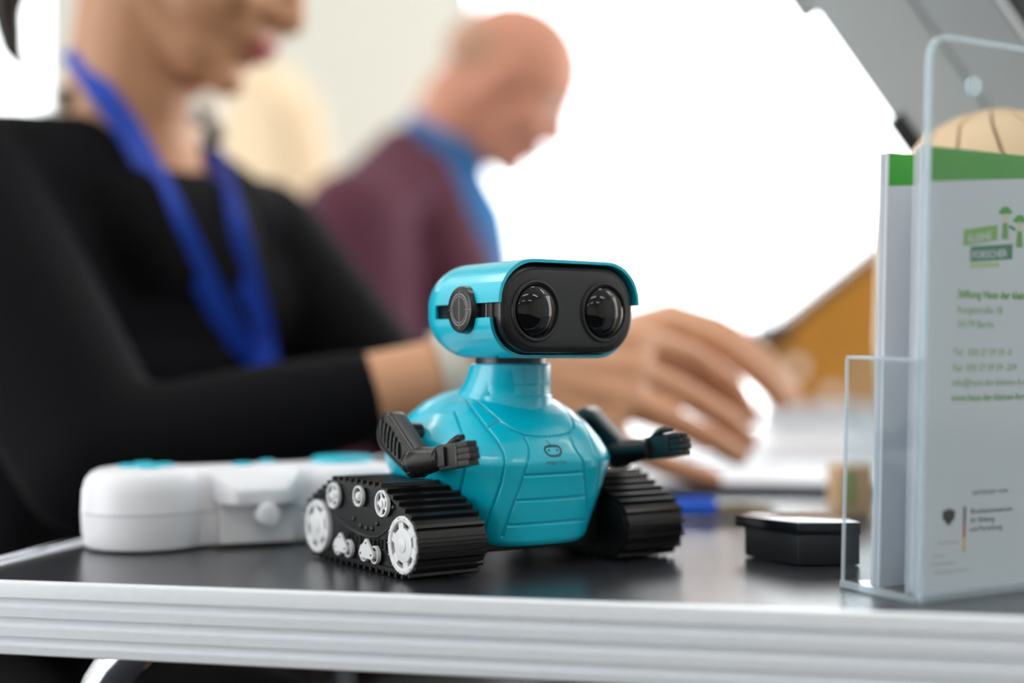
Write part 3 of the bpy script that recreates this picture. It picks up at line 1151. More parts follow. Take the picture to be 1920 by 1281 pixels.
bo = resample([(0, .001), (HWD, .001), (HWD, .24)] + [(HWD - .012 + .012 * math.cos(math.radians(a)), .2475 + .012 * math.sin(math.radians(a))) for a in range(0, 91, 10)] + [(.012 + .012 * math.cos(math.radians(a)), .2475 + .012 * math.sin(math.radians(a))) for a in range(90, 181, 10)], 160)
HOLE = (.030, .2375, .0034)
bp = ring_panel(bo, 0, TH, M_acrylic, 'back_panel', holder, HOLE)
MB().lathe([(.0034, 0), (.0046, .0002), (.0046, .0024), (.0034, .0026)], 24, Matrix.Translation((HOLE[0], .0024, HOLE[1])) @ Matrix.Rotation(PI / 2, 4, 'X')).build('screw_hole_rim', M_acrylic_edge, bp, smooth=40)
et = .0024
eo = inset(bo, .0022)
MB().loft([[(x, -.0003, z) for x, z in bo], [(x, -.0003, z) for x, z in eo], [(x, et, z) for x, z in eo], [(x, et, z) for x, z in bo], [(x, -.0003, z) for x, z in bo]], False, False).build('panel_edge', M_acrylic_edge, bp)
MB().box((0, HDP - TH, .001), (HWD, HDP, .1100)).build('pocket_panel', M_acrylic, holder)
MB().box((0, HDP - TH - .0002, .1100), (HWD, HDP + .0002, .1115)).build('pocket_rim', M_acrylic_edge, holder)
for x0 in (0, HWD - TH):
    sp = MB().box((x0, TH, .001), (x0 + TH, HDP - TH, .1100)).build('side_panel', M_acrylic, holder)
    MB().box((x0 - .0002, TH, .1100), (x0 + TH + .0002, HDP - TH, .1115)).build('side_rim', M_acrylic_edge, sp)
    MB().box((x0 - .0003, HDP - .0006, .001), (x0 + .0012 if x0 == 0 else x0 + TH + .0003, HDP + .0006, .1100)).build('corner_edge', M_acrylic_edge, sp)
MB().box((0, -.0012, -.0008), (HWD, HDP, .0014)).build('base_panel', M_acrylic, holder)
MB().box((-.0004, -.0030, -.0006), (HWD, -.0004, .0040)).build('base_edge', M_acrylic_edge, holder)
MB().box((-.0016, 0, -.0006), (.0004, HDP, .0024)).build('base_side_edge', M_acrylic_edge, holder)

M_p = [M_paper]
LW, LH = .100, .2065
def leaflet(x0, y0, dz=0.0, lean=0.0, label=''):
    """folded leaflet: two layers with a fold, printed on the side towards -y"""
    e = empty('leaflet')
    e.matrix_world = H_w @ Matrix.Translation((x0, y0, .0020 + dz)) @ Matrix.Rotation(lean, 4, 'X')
    mb = MB()
    mb.box((0, 0, 0), (LW, .00025, LH)).box((0, .0008, 0), (LW, .00105, LH))
    mb.tube([(0.0001, .00052, .0), (0.0001, .00052, LH)], .00052, 8)
    mb.build('sheet', M_paper, e)
    band = MB()
    band.add([(.0006, -.00004, LH - .0001), (LW, -.00004, LH - .0001), (LW, -.00004, LH - .0080), (.0006, -.00004, LH - .0160)], [(0, 1, 2, 3)])
    band.build('green_band', M_green, e, fix=False)
    tag(e, label, 'leaflet', 'leaflets in the acrylic holder')
    return e
lf = leaflet(.0055, .0030, 0, 0, 'white leaflet with green top band and printed imprint, pressed against the back panel')
LB = 'white leaflet with green top band in the stack behind the imprint leaflet'
for x0, y0, dz in ((.0052, .0046, 0), (.0060, .0062, .0005), (.0050, .0078, 0), (.0056, .0094, .0008), (.0050, .0112, -.0004)):
    leaflet(x0, y0, dz, 0, LB)
LB = 'white leaflet with green top band in the stack leaning at the pocket panel'
for x0, y0, dz in ((.0050, .0290, -.0003), (.0054, .0306, -.0002), (.0050, .0322, -.0004), (.0052, .0338, -.0002)):
    leaflet(x0, y0, dz, 0, LB)
# faces of the imprint
def print_text(s, x, z, size, m, bold=0.0):
    me = text_mesh(s, size, bold)
    keep = []
    for v in me.vertices:
        v.co = Vector((x + v.co.x, -.00008, z + v.co.y))
    bm = bmesh.new()
    bm.from_mesh(me)
    bmesh.ops.bisect_plane(bm, geom=bm.verts[:] + bm.edges[:] + bm.faces[:], plane_co=(LW - .002, 0, 0), plane_no=(1, 0, 0), clear_outer=True)
    bm.to_mesh(me)
    bm.free()
    return link('lettering', me, m, lf)
def patch(pts, m, name, parent=None, off=-.00008):
    return MB().add([(x, off, z) for x, z in pts], [tuple(range(len(pts)))]).build(name, m, parent or lf, fix=False)
TX = .0192
print_text('Stiftung Haus der kleinen Forscher', TX + .0004, .1378, .0050, M_txtgreen, .00018)
print_text('Rungestraße 18', TX, .1306, .0048, M_txtgreen)
print_text('10179 Berlin', TX, .1238, .0048, M_txtgreen)
print_text('Tel   030 27 59 59 -0', TX - .002, .1108, .0046, M_txtgreen)
print_text('Fax  030 27 59 59 -209', TX - .002, .1036, .0046, M_txtgreen)
print_text('info@haus-der-kleinen-forscher.de', TX - .0022, .0966, .0046, M_txtgreen)
print_text('www.haus-der-kleinen-forscher.de', TX - .0026, .0896, .0046, M_txtgreen, .0001)
print_text('GEFÖRDERT VOM', .0318, .0450, .0030, M_black_txt)
print_text('Bundesministerium', .0310, .0362, .0037, M_black_txt)
print_text('für Bildung', .0310, .0320, .0037, M_black_txt)
print_text('und Forschung', .0306, .0278, .0037, M_black_txt)
for z, x0, x1 in ((.0232, .010, .024), (.0172, .006, .014), (.0136, .005, .022), (.0096, .008, .030)):
    patch([(x0, z), (x1, z), (x1, z + .0008), (x0, z + .0008)], mat('faint_grey_print', (196, 196, 200), .7), 'fine_print')
# eagle emblem and three-colour bar
ew = [(0, .0042), (.0008, .0040), (.0010, .0030), (.0026, .0036), (.0042, .0024), (.0040, -.0006), (.0026, -.0020), (.0016, -.0024), (.0010, -.0040), (0, -.0034)]
ea = [(.0166 + x, .0355 + z) for x, z in ew] + [(.0166 - x, .0355 + z) for x, z in ew[::-1][1:-1]]
patch(ea, M_black_txt, 'eagle_emblem')
for z0, z1, m in ((.0325, .0400, M_grey_txt), (.0255, .0325, M_red_pr), (.0185, .0255, M_gold_pr)):
    patch([(.0262, z0), (.0278, z0), (.0278, z1), (.0262, z1)], m, 'colour_bar')
# logo: two tilted name blocks with two small figures
lx, lz = .0225, .1515
blk = patch([(lx, lz + .0102), (lx + .0225, lz + .0140), (lx + .0225, lz + .0212), (lx, lz + .0178)], mat('light_green_print', (128, 186, 82), .6), 'logo_block')
blk2 = patch([(lx + .0045, lz + .0030), (lx + .0330, lz + .0052), (lx + .0330, lz + .0125), (lx + .0045, lz + .0102)], M_dkgreen, 'logo_block', off=-.00012)
patch([(lx + .0045, lz + .0000), (lx + .0240, lz + .0014), (lx + .0240, lz + .0036), (lx + .0045, lz + .0022)], mat('pale_green_print', (186, 214, 150), .6), 'logo_block')
def logo_text(s, x, z, size, rot, m):
    me = text_mesh(s, size, .0001)
    for v in me.vertices:
        X, Y = v.co.x, v.co.y
        v.co = Vector((x + X * math.cos(rot) - Y * math.sin(rot), -.00016, z + X * math.sin(rot) + Y * math.cos(rot)))
    link('logo_lettering', me, m, lf)
logo_text('KLEINE', lx + .0030, lz + .0118, .0050, .165, M_paper)
logo_text('FORSCHER', lx + .0058, lz + .0046, .0048, .075, M_paper)
for fx, fz in ((.0275, .0215), (.0375, .0180)):
    hat = [(fx - .0050, fz + .0052), (fx - .0020, fz + .0082), (fx + .0018, fz + .0086), (fx + .0052, fz + .0060), (fx + .003, fz + .005), (fx - .002, fz + .0046)]
    patch([(lx + x, lz + z) for x, z in hat], M_green, 'logo_figure')
    patch([(lx + fx + .0022 * math.cos(k), lz + fz + .003 + .0022 * math.sin(k)) for k in [i * PI / 5 for i in range(10)]], mat('pale_face_print', (226, 220, 196), .6), 'logo_figure', off=-.0001)
    patch([(lx + fx - .0016, lz + fz + .0008), (lx + fx + .0018, lz + fz + .0008), (lx + fx + .0026, lz + fz - .0070), (lx + fx - .0022, lz + fz - .0070)], M_txtgreen, 'logo_figure', off=-.0001)
patch([(lx + .0300, lz + .0200), (lx + .0345, lz + .0185), (lx + .0350, lz + .0200), (lx + .0305, lz + .0216)], M_dkgreen, 'logo_figure')

# ------------------------------------------------------------------ small things on the table
# black plastic case with a lip
CB = P(1496, 1066, .760)
case = empty('plastic_case', (CB.x, CB.y, TABLE_Z), math.radians(4))
tag(case, 'black plastic case with an overhanging lid beside the leaflet holder', 'case')
co2 = [(0, 0), (.034, 0), (.034, .052), (-.010, .052), (-.0195, .040)]
lo2 = [(-.0005, -.0005), (.0345, -.0005), (.0345, .0525), (-.0120, .0525), (-.0245, .0440)]
ob = MB().loft([[(x, y, z) for x, y in co2] for z in (.0006, .0170)]).build('case_body', M_dark, case)
bevel(ob, .0012)
ob = MB().loft([[(x, y, z) for x, y in lo2] for z in (.0165, .0235)]).build('case_lid', mat('glossy_black', (20, 22, 26), .16), case)
bevel(ob, .0014)
# pen with a blue cap
pen = empty('ballpoint_pen', (P(1262, 978, .985).x, .985, TABLE_Z), math.radians(10))
tag(pen, 'pen with a bright blue cap lying beyond the robot track', 'pen')
MB().tube([(-.006, 0, .0068), (-.005, 0, .0068), (.030, 0, .0068), (.031, 0, .0068)], [.004, .0066, .0066, .004], 18).build('pen_cap', M_blue, pen, smooth=40)
MB().tube([(.031, 0, .0052), (.050, 0, .0052), (.068, 0, .0046), (.076, 0, .0040)], [.0050, .0050, .0040, .0012], 16).build('pen_barrel', M_brass, pen, smooth=40)
MB().box((.000, -.0016, .0130), (.028, .0016, .0148)).build('pen_clip', M_blue, pen)

# writing pad: navy board with white sheets
pad = empty('clipboard', (.205, 1.335, TABLE_Z), math.radians(-4))
tag(pad, 'navy clipboard with white paper sheets under the hands', 'clipboard')
bevel(MB().box((-.15, -.185, .0004), (.17, .055, .0090)).build('board', M_navy, pad), .0015)
MB().box((-.145, -.180, .0091), (.165, .047, .0102)).build('paper_sheet', M_paper, pad)
MB().box((-.03, .035, .0103), (.05, .053, .0150)).build('clip', M_chrome, pad)

# second, white table farther back
t2 = empty('white_table', (.62, 2.12, 0))
tag(t2, 'white-topped table behind the writing hands, carrying the amber case', 'table')
bevel(MB().box((-.44, -.40, TABLE_Z - .028), (.62, .40, TABLE_Z)).build('table_top', M_white, t2), .003)
for sx in (-.40, .58):
    for sy in (-.36, .36):
        MB().tube([(sx, sy, TABLE_Z - .028), (sx, sy, .001)], .014, 12).build('leg', M_chrome, t2, smooth=50)

# amber wooden case with a sloping lid, standing on a white carton
AD = 2.10
A0 = P(1405, 640, AD)
A1 = P(1710, 401, AD)
wb = empty('white_carton', (A0.x + .125, AD + .02, TABLE_Z))
tag(wb, 'white carton on the white table under the amber sloping case', 'carton')
hz0 = .040
bevel(MB().box((-.095, -.05, .0005), (.20, .085, hz0)).build('carton_body', mat('pale_carton', (206, 212, 216), .6), wb), .002)
MB().box((-.094, .016, hz0), (.199, .022, hz0 + .0006)).build('tape', mat('carton_tape', (190, 186, 170), .3), wb)
am = empty('sloping_case', (A0.x + .125, AD + .02, TABLE_Z + hz0 + .0007))
tag(am, 'amber wooden case with a dark-rimmed sloping lid, on a white carton', 'wooden case')
hl = A0.z - TABLE_Z - hz0
hr = A1.z - TABLE_Z - hz0
x0, x1 = A0.x - am.location.x, A1.x - am.location.x
hr = hl + (A1.z - A0.z) * (x1 - x0) / (A1.x - A0.x)
sec = [(x0 + .040, 0), (x1, 0), (x1, hr - .004), (x0 + .010, hl - .006)]
MB().loft([[(x, y, z) for x, z in sec] for y in (-.04, .08)]).build('case_box', M_amber, am)
MB().loft([[(x, y, z) for x, z in ((x0, hl - .004), (x0 + .006, hl - .020), (x1 + .002, hr - .012), (x1 + .002, hr))] for y in (-.043, .083)]).build('dark_lid_rim', M_dark, am)
MB().box((x0 + .016, -.046, hl - .010), (x0 + .052, .086, hl + .030)).build('dark_corner', M_dark, am)
for px, py in ((1492, 690), (1560, 742)):  # glossy pale balls stand in for blurred specular glints
    c = P(px, py, AD - .018)
    MB().ball(c - am.location, .0125, None, 16, 12).build('glint_ball', mat('glint_white', (236, 230, 222), .12, spec=.8), am, smooth=180)

# dome of twisted wooden staves behind the leaflets
WD = P(1868, 970, .862)
dome = empty('wooden_dome', (WD.x, .862, TABLE_Z + .0006))
tag(dome, 'pale wooden dome of twisted staves standing behind the leaflet holder', 'wooden dome')
DP = [(.050, .0005), (.058, .008), (.065, .03), (.071, .07), (.0735, .12), (.072, .170), (.065, .205), (.055, .230), (.042, .247), (.026, .256), (.008, .261)]
def dome_pt(a, k, off=0.0):
    r, z = DP[k]
    return ((r + off) * math.cos(a - z * 6), (r + off) * math.sin(a - z * 6), z + off * .5)
NS = 14
for i in range(NS):
    a = 2 * PI * i / NS
    w = 2 * PI / NS * .90
    rings = []
    for k in range(len(DP)):
        rings.append([dome_pt(a, k), dome_pt(a + w * .33, k), dome_pt(a + w * .66, k), dome_pt(a + w, k), dome_pt(a + w, k, -.004), dome_pt(a, k, -.004)])
    MB().loft(rings).build('stave', M_wood, dome, smooth=50)
rings = [[(r_ * .97 * math.cos(2 * PI * j / 36), r_ * .97 * math.sin(2 * PI * j / 36), z_ * .985 + .0008) for j in range(36)] for r_, z_ in DP]
MB().loft(rings).build('dome_core', M_wood_dk, dome, smooth=60)
wk = empty('wooden_block', (P(1578, 969, .995).x + .006, .995, TABLE_Z + .0005), math.radians(12))
tag(wk, 'small rounded wooden block with a green stripe beside the wooden dome', 'block')
bevel(MB().box((-.014, -.010, 0), (.014, .010, .037)).build('block_body', M_wood, wk), .004, 3)
MB().box((-.0062, -.0106, .008), (-.0022, -.0098, .033)).build('green_stripe', M_green, wk)

# grey slanted device leaning over the table on a prop
E1 = Vector((.575, 0, -.818))                 # along the housing, downwards to the right
E2 = Vector((.818 * .90, -.436, .575 * .90)).normalized()
E3 = E1.cross(E2).normalized()
if E3.y > 0:
    E3 = -E3
GD = 1.0
G0 = P(1535, 30, GD)
foot = (G0.z - TABLE_Z - .001) / .818
dev = empty('grey_device', (0, 0, 0))
GM = Matrix((E1, E2, E3)).transposed().to_4x4()
GM.translation = G0
dev.matrix_world = GM
tag(dev, 'long grey slanted plastic device housing with a dark speckled panel above the leaflets', 'device')
px2m = GD / FPX
def gbox(name, a0, a1, b0, b1, c0, c1, m, bev=.003):
    return bevel(MB().box((a0, b0, c0), (a1, b1, c1)).build(name, m, dev), bev)
u0, u1 = -.16, foot - .012
gbox('side_housing', u0, u1, 0, 150 * px2m, -.030, -.004, M_grey)
gbox('main_housing', u0, u1, 153 * px2m, 268 * px2m, -.030, 0, M_grey2, .002)
gbox('ridge', u0, u1, 270 * px2m, 279 * px2m, -.030, .005, M_white, .001)
gbox('speckled_panel', u0, u1, 281 * px2m, 470 * px2m, -.030, -.001, M_mesh, .001)
gbox('backing', u0, u1 - .01, .006, 468 * px2m, -.045, -.029, M_dark)
gbox('corner_notch', -.10, -.004, -.012, .004, -.026, -.006, M_grey)
gbox('dark_clip', 226 * px2m, 300 * px2m, -6 * px2m, 30 * px2m, -.034, -.0300, M_dark, .0005)
gbox('dark_latch', 236 * px2m, 330 * px2m, -14 * px2m, 22 * px2m, -.026, -.0020, M_dark, .002)
for k in range(5):      # worn, unreadable dark marking along the housing
    wd = (.0035, .005, .003, .005, .004)[k]
    gbox('marking', .006 + k * .0075, .006 + k * .0075 + wd, 224 * px2m, 240 * px2m, -.0002, .0004, M_dark, .0001)
pr0 = GM @ Vector((.10, .14, -.045))
pr1 = Vector((pr0.x + .12, pr0.y + .13, TABLE_Z + .006))
prop = MB().tube([pr0, pr1], .006, 12).build('prop_stand', M_dark, None, smooth=50)
prop.data.transform(GM.inverted())
prop.parent = dev

# ------------------------------------------------------------------ people
def basis(fwd, up):
    f = Vector(fwd).normalized()
    u = Vector(up)
    u = (u - f * u.dot(f)).normalized()
    s = u.cross(f)          # the person's left
    return Matrix((f, s, u)).transposed()

def head_shapes(mb, c, B, k=1.0, hairy=False):
    """c = centre of the skull, B = basis (forward, left, up); sizes in metres at k = 1"""
    def p(x, y, z):
        return Vector(c) + B @ Vector((x * k, y * k, z * k))
    def el(x, y, z, rx, ry, rz):
        mb.ball(p(x, y, z), (rx * k, ry * k, rz * k), B, 28, 18)
    el(-.008, 0, .022, .098, .077, .092)          # skull
    el(.030, 0, -.020, .062, .064, .085)          # face
    el(.040, 0, -.078, .042, .046, .034)          # jaw
    mb.cap(p(-.015, .052, -.048), .020 * k, p(.052, .020, -.092), .017 * k)
    mb.cap(p(-.015, -.052, -.048), .020 * k, p(.052, -.020, -.092), .017 * k)
    el(.072, 0, -.094, .019, .024, .016)          # chin
    mb.cap(p(.086, 0, .014), .0075 * k, p(.106, 0, -.026), .0115 * k)   # nose bridge to tip
    for s in (-1, 1):
        el(.094, s * .012, -.029, .012, .008, .008)                     # nostril wings
        mb.cap(p(.080, s * .014, .024), .010 * k, p(.066, s * .050, .022), .010 * k)   # brow
        el(.062, s * .040, -.026, .026, .022, .022)                     # cheek
        el(-.004, s * .079, -.012, .018, .007, .030)                    # ear
        el(.004, s * .080, -.034, .010, .006, .012)
    el(.078, 0, -.054, .018, .026, .012)          # lips base
    el(.076, 0, -.068, .016, .024, .010)

def face_parts(c, B, k, body, lip_m, brow_m):
    def p(x, y, z):
        return Vector(c) + B @ Vector((x * k, y * k, z * k))
    m = MB()
    m.cap(p(.095, -.016, -.055), .0042 * k, p(.0985, 0, -.0535), .0052 * k).cap(p(.0985, 0, -.0535), .0052 * k, p(.095, .016, -.055), .0042 * k)
    m.cap(p(.091, -.014, -.063), .0046 * k, p(.0955, 0, -.065), .0060 * k).cap(p(.0955, 0, -.065), .0060 * k, p(.091, .014, -.063), .0046 * k)
    m.build('lips', lip_m, body, smooth=180)
    for s in (-1, 1):
        e = MB().ball(p(.0745, s * .031, .006), .0125 * k).build('eye', M_eyew, body, smooth=180)
        MB().ball(p(.0845, s * .031, .004), (.0042 * k, .0058 * k, .0058 * k), B).build('iris', M_hair, e, smooth=180)
        MB().cap(p(.088, s * .016, .028), .0030 * k, p(.072, s * .053, .028), .0022 * k).build('eyebrow', brow_m, body, smooth=180)

def hand_shapes(mb, wrist, wrist_r, fingers, thumb, rr=.0088):
    """fingers: four lists knuckle, joint, joint, tip (index first); thumb: base, joint, tip"""
    wrist = Vector(wrist)
    for i, f in enumerate(fingers):
        r = rr * (1.0, 1.02, .97, .86)[i]
        mb.cap(wrist.lerp(f[0], .12), wrist_r * .62, f[0], r * 1.22)
        for a, c, ra, rc in zip(f[:-1], f[1:], (1.18, 1.0, .92), (1.0, .92, .80)):
            mb.cap(a, r * ra, c, r * rc)
    for a, c in zip(fingers[:-1], fingers[1:]):
        mb.cap(a[0], rr * 1.15, c[0], rr * 1.1)
        mb.cap(wrist.lerp(a[0], .6), rr * 1.25, wrist.lerp(c[0], .6), rr * 1.25)
    mb.cap(wrist.lerp(thumb[0], .2), wrist_r * .6, thumb[0], rr * 1.5)
    for a, c, ra, rc in zip(thumb[:-1], thumb[1:], (1.45, 1.15), (1.15, .9)):
        mb.cap(a, rr * ra, c, rr * rc)

def chain(mb, pts):
    for (a, ra), (c, rc) in zip(pts[:-1], pts[1:]):
        mb.cap(a, ra, c, rc)

def V(x, y, zt):
    return Vector((x, y, TABLE_Z + zt))

def cloth(mb, name, m, body, voxel=.006, it=5, par=None):
    me = remeshed(mb, name, voxel, it)
    return link(name, me, m, body if par is None else par, 180)

def mesh_bvh(o):
    return BVHTree.FromPolygons([v.co.copy() for v in o.data.vertices], [tuple(p.vertices) for p in o.data.polygons])

# ---- person in the black sweater
f2 = Vector((.80, -.60, 0)).normalized()          # the way the chest faces
r2 = Vector((f2.y, -f2.x, 0))                     # the person's right (towards the camera, left in the picture)
NB = V(-.338, 1.255, .300)                        # base of the neck
SR = V(-.452, 1.120, .252)
SL = V(-.250, 1.385, .218)
ER = P(185, 862, 1.000)
EL = V(-.112, 1.375, .066)
WR = P(872, 700, 1.045)
WL = P(1098, 655, 1.206)
PV = V(-.475, 1.365, -.225)                       # pelvis
fT = Vector((.55, -.835, 0))
rT = Vector((fT.y, -fT.x, 0))
KR = PV + fT * .38 + rT * .10 + Vector((0, 0, .02))
KL = PV + fT * .38 - rT * .10 + Vector((0, 0, .02))
FR = Vector((KR.x - .02, KR.y + .03, .075))
FL = Vector((KL.x - .02, KL.y + .03, .075))
HC = P(385, -100, 1.235)                           # centre of the skull
HB2 = basis((.88, -.22, -.46), (.40, 0, 1))
fing_r = [
    [P(1195, 640, 1.107), P(1292, 668, 1.130), P(1372, 724, 1.145), P(1406, 780, 1.154)],
    [P(1188, 698, 1.088), P(1288, 742, 1.107), P(1364, 788, 1.121), P(1402, 828, 1.130)],
    [P(1168, 752, 1.073), P(1256, 788, 1.085), P(1338, 826, 1.097), P(1386, 856, 1.107)],
    [P(1128, 806, 1.059), P(1196, 850, 1.064), P(1270, 880, 1.072), P(1338, 898, 1.081)]]
thumb_r = [P(1010, 662, 1.092), P(1100, 655, 1.130), P(1180, 690, 1.151)]
fing_l = [
    [P(1262, 618, 1.178), P(1352, 650, 1.178), P(1424, 706, 1.180), P(1466, 752, 1.183)],
    [P(1268, 596, 1.199), P(1368, 626, 1.199), P(1444, 690, 1.199), P(1486, 744, 1.199)],
    [P(1258, 590, 1.220), P(1350, 614, 1.222), P(1424, 668, 1.222), P(1464, 716, 1.222)],
    [P(1240, 592, 1.239), P(1316, 616, 1.241), P(1374, 656, 1.243), P(1410, 694, 1.243)]]
thumb_l = [P(1190, 662, 1.173), P(1272, 706, 1.161), P(1340, 748, 1.155)]
bd = MB()
head_shapes(bd, HC, HB2)
NT_ = HC + HB2 @ Vector((-.030, 0, -.060))
chain(bd, [(NT_, .058), (NB + Vector((0, 0, .01)), .060), (NB + Vector((0, 0, -.05)), .070)])
bd.cap(NB + r2 * .10 + Vector((0, 0, -.045)), .040, NB - r2 * .10 + Vector((0, 0, -.045)), .040)
chain(bd, [(NB + Vector((0, 0, -.05)), .075), (NB.lerp(PV, .45), .10), (PV, .12)])
for sh, el, wr, rr_ in ((SR, ER, WR, .0305), (SL, EL, WL, .028)):
    chain(bd, [(NB + Vector((0, 0, -.06)), .05), (sh, .045), (el, .036), (el.lerp(wr, .3), .037), (el.lerp(wr, .85), .0300), (wr, rr_)])
hand_shapes(bd, WR, .040, fing_r, thumb_r, .0113)
hand_shapes(bd, WL, .034, fing_l, thumb_l, .0118)
for s, k_, f_ in ((1, KR, FR), (-1, KL, FL)):
    chain(bd, [(PV + r2 * .08 * s, .075), (k_, .048), (f_, .036), (f_ + f2 * .14 + Vector((0, 0, -.030)), .030)])
body = link('person', remeshed(bd, 'person', .0042, 3), M_skin, None, 180)
tag(body, 'person in a black sweater with a blue lanyard, writing at the table', 'person')
face_parts(HC, HB2, 1.0, body, M_lip, M_hair)
sw = MB()
chain(sw, [(NB + Vector((0, 0, -.060)) - f2 * .01, .082), (NB.lerp(PV, .35), .118), (NB.lerp(PV, .7), .125), (PV, .135)])
sw.cap(NB.lerp(PV, .35) + r2 * .05 + f2 * .015, .112, NB.lerp(PV, .35) - r2 * .05 + f2 * .015, .112)
sw.cap(SR + Vector((0, 0, -.01)), .066, NB + r2 * .05 + Vector((0, 0, -.036)), .056)
sw.cap(SL + Vector((0, 0, -.01)), .066, NB - r2 * .05 + Vector((0, 0, -.036)), .056)
sw.cap(SR.lerp(NB, .3) + Vector((0, 0, -.08)), .082, SL.lerp(NB, .3) + Vector((0, 0, -.08)), .082)
sw.cap(NB + f2 * .045 + r2 * .03 + Vector((0, 0, -.085)), .062, NB + f2 * .045 - r2 * .03 + Vector((0, 0, -.085)), .062)
sw.cap(PV + r2 * .06, .125, PV - r2 * .06, .125)
CUR = ER.lerp(WR, .70)
CUL = EL.lerp(WL, .70)
chain(sw, [(SR, .070), (SR.lerp(ER, .5), .066), (ER, .056), (ER.lerp(WR, .22), .043), (ER.lerp(WR, .5), .040), (CUR, .0345)])
chain(sw, [(SL, .070), (SL.lerp(EL, .5), .062), (EL, .054), (EL.lerp(WL, .25), .052), (CUL, .037)])
swo = cloth(sw, 'sweater', M_sweater, body)
tr_ = MB()
for s, k_, f_ in ((1, KR, FR), (-1, KL, FL)):
    chain(tr_, [(PV + r2 * .08 * s + Vector((0, 0, -.01)), .118), (k_, .072), (k_.lerp(f_, .5), .060), (f_ + Vector((0, 0, .03)), .050)])
    sh_ = MB()
    chain(sh_, [(f_ + Vector((0, 0, -.030)), .042), (f_ + f2 * .15 + Vector((0, 0, -.034)), .039)])
    cloth(sh_, 'shoe', M_black, body, .006, 3)
cloth(tr_, 'trousers', M_trouser, body, .008)
# hair: cap drawn back, knot and a hanging tail
hr_ = MB()
def hp(x, y, z):
    return HC + HB2 @ Vector((x, y, z))
hr_.ball(hp(-.022, 0, .034), (.098, .086, .092), HB2, 28, 18)
hr_.cap(hp(-.060, 0, .0), .062, hp(-.080, 0, -.010), .045)
for s in (-1, 1):
    hr_.cap(hp(.000, s * .070, .030), .022, hp(-.030, s * .066, -.018), .020)
chain(hr_, [(hp(-.090, 0, .020), .036), (P(90, -190, 1.25), .028), (P(30, -90, 1.25), .022), (P(10, 20, 1.25), .016), (P(22, 90, 1.25), .012), (P(44, 130, 1.25), .006)])
cloth(hr_, 'hair', M_hair, body, .005, 4)
# lanyard lying on the sweater and over the neck
bv_s, bv_b = mesh_bvh(swo), mesh_bvh(body)
def drape(px, py, lift=.004):
    o_ = cam.location
    d_ = (P(px, py, 1.0) - o_).normalized()
    best = None
    for bv in (bv_s, bv_b):
        h = bv.ray_cast(o_ + d_ * 1.12, d_)      # past the forearm, onto the chest
        if h[0] is not None and (best is None or h[3] < best[1]):
            best = (h[0], h[3])
    return best[0] - d_ * lift if best else o_ + d_ * 1.25
def strap(name, pp, w):
    pts = []
    for a, c in zip(pp[:-1], pp[1:]):
        for k in range(5):
            pts.append(drape(a[0] + (c[0] - a[0]) * k / 5, a[1] + (c[1] - a[1]) * k / 5))
    pts.append(drape(*pp[-1]))
    for _ in range(6):       # even out folds
        pts = [pts[0]] + [(pts[i - 1] + pts[i] * 2 + pts[i + 1]) / 4 for i in range(1, len(pts) - 1)] + [pts[-1]]
    side = [Vector((.86, .1, .5))] * len(pts)
    return MB().ribbon(pts, side, w, .0014).build(name, M_lanyard, body, smooth=40)
strap('lanyard', [(136, 92), (190, 175), (245, 245), (300, 352), (350, 452), (400, 560), (450, 650), (488, 715), (500, 760)], .022)
strap('lanyard', [(392, 285), (415, 352), (440, 440), (462, 520), (484, 610), (500, 705), (505, 760)], .024)
# bead necklace at the collar
for px, py, r_, m_ in ((384, 208, .0150, M_beads), (404, 250, .0100, M_beads2), (122, 184, .0110, M_beads2)):
    c = drape(px, py, .008)
    MB().ball(c, r_).build('necklace_bead', m_, body, smooth=180)
# wristwatch
wd_ = (WR - ER).normalized()
wc = ER.lerp(WR, .965)
Mw = Matrix.Translation(wc) @ wd_.to_track_quat('Z', 'Y').to_matrix().to_4x4()
wt = MB().lathe([(.0325, -.010), (.0350, -.010), (.0350, .010), (.0325, .010), (.0325, -.010)], 32, Mw).build('wristwatch', mat('pale_watch_strap', (196, 192, 180), .35), body, smooth=40)

# chair carrying that person
def stool(name, x, y, rz, top, label, m_seat, back=None):
    e = empty(name, (x, y, 0), rz)
    tag(e, label, 'chair')
    bevel(MB().box((-.20, -.20, top - .05), (.20, .20, top)).build('seat', m_seat, e), .015)
    for sx in (-1, 1):
        for sy in (-1, 1):
            MB().tube([(sx * .17, sy * .17, top - .05), (sx * .19, sy * .19, 0.001)], .011, 12).build('leg', M_chrome, e, smooth=50)
    if back:
        z0, z1 = back
        for sy in (-1, 1):
            MB().tube([(-.18, sy * .16, top - .04), (-.215, sy * .16, z0 + .05), (-.22, sy * .15, z1 - .08)], .010, 12).build('back_post', M_chrome, e, smooth=50)
        o_ = MB().loft([[(x_, y_, z_) for y_, z_ in rrect(.40, z1 - z0, .09, 8, 0, (z0 + z1) / 2)] for x_ in (-.235, -.200)]).build('backrest', m_seat, e, smooth=40)
        bevel(o_, .01)
    return e
stool('chair', PV.x, PV.y, math.atan2(f2.y, f2.x), PV.z - .136, 'dark seat under the person in the black sweater', M_trouser)

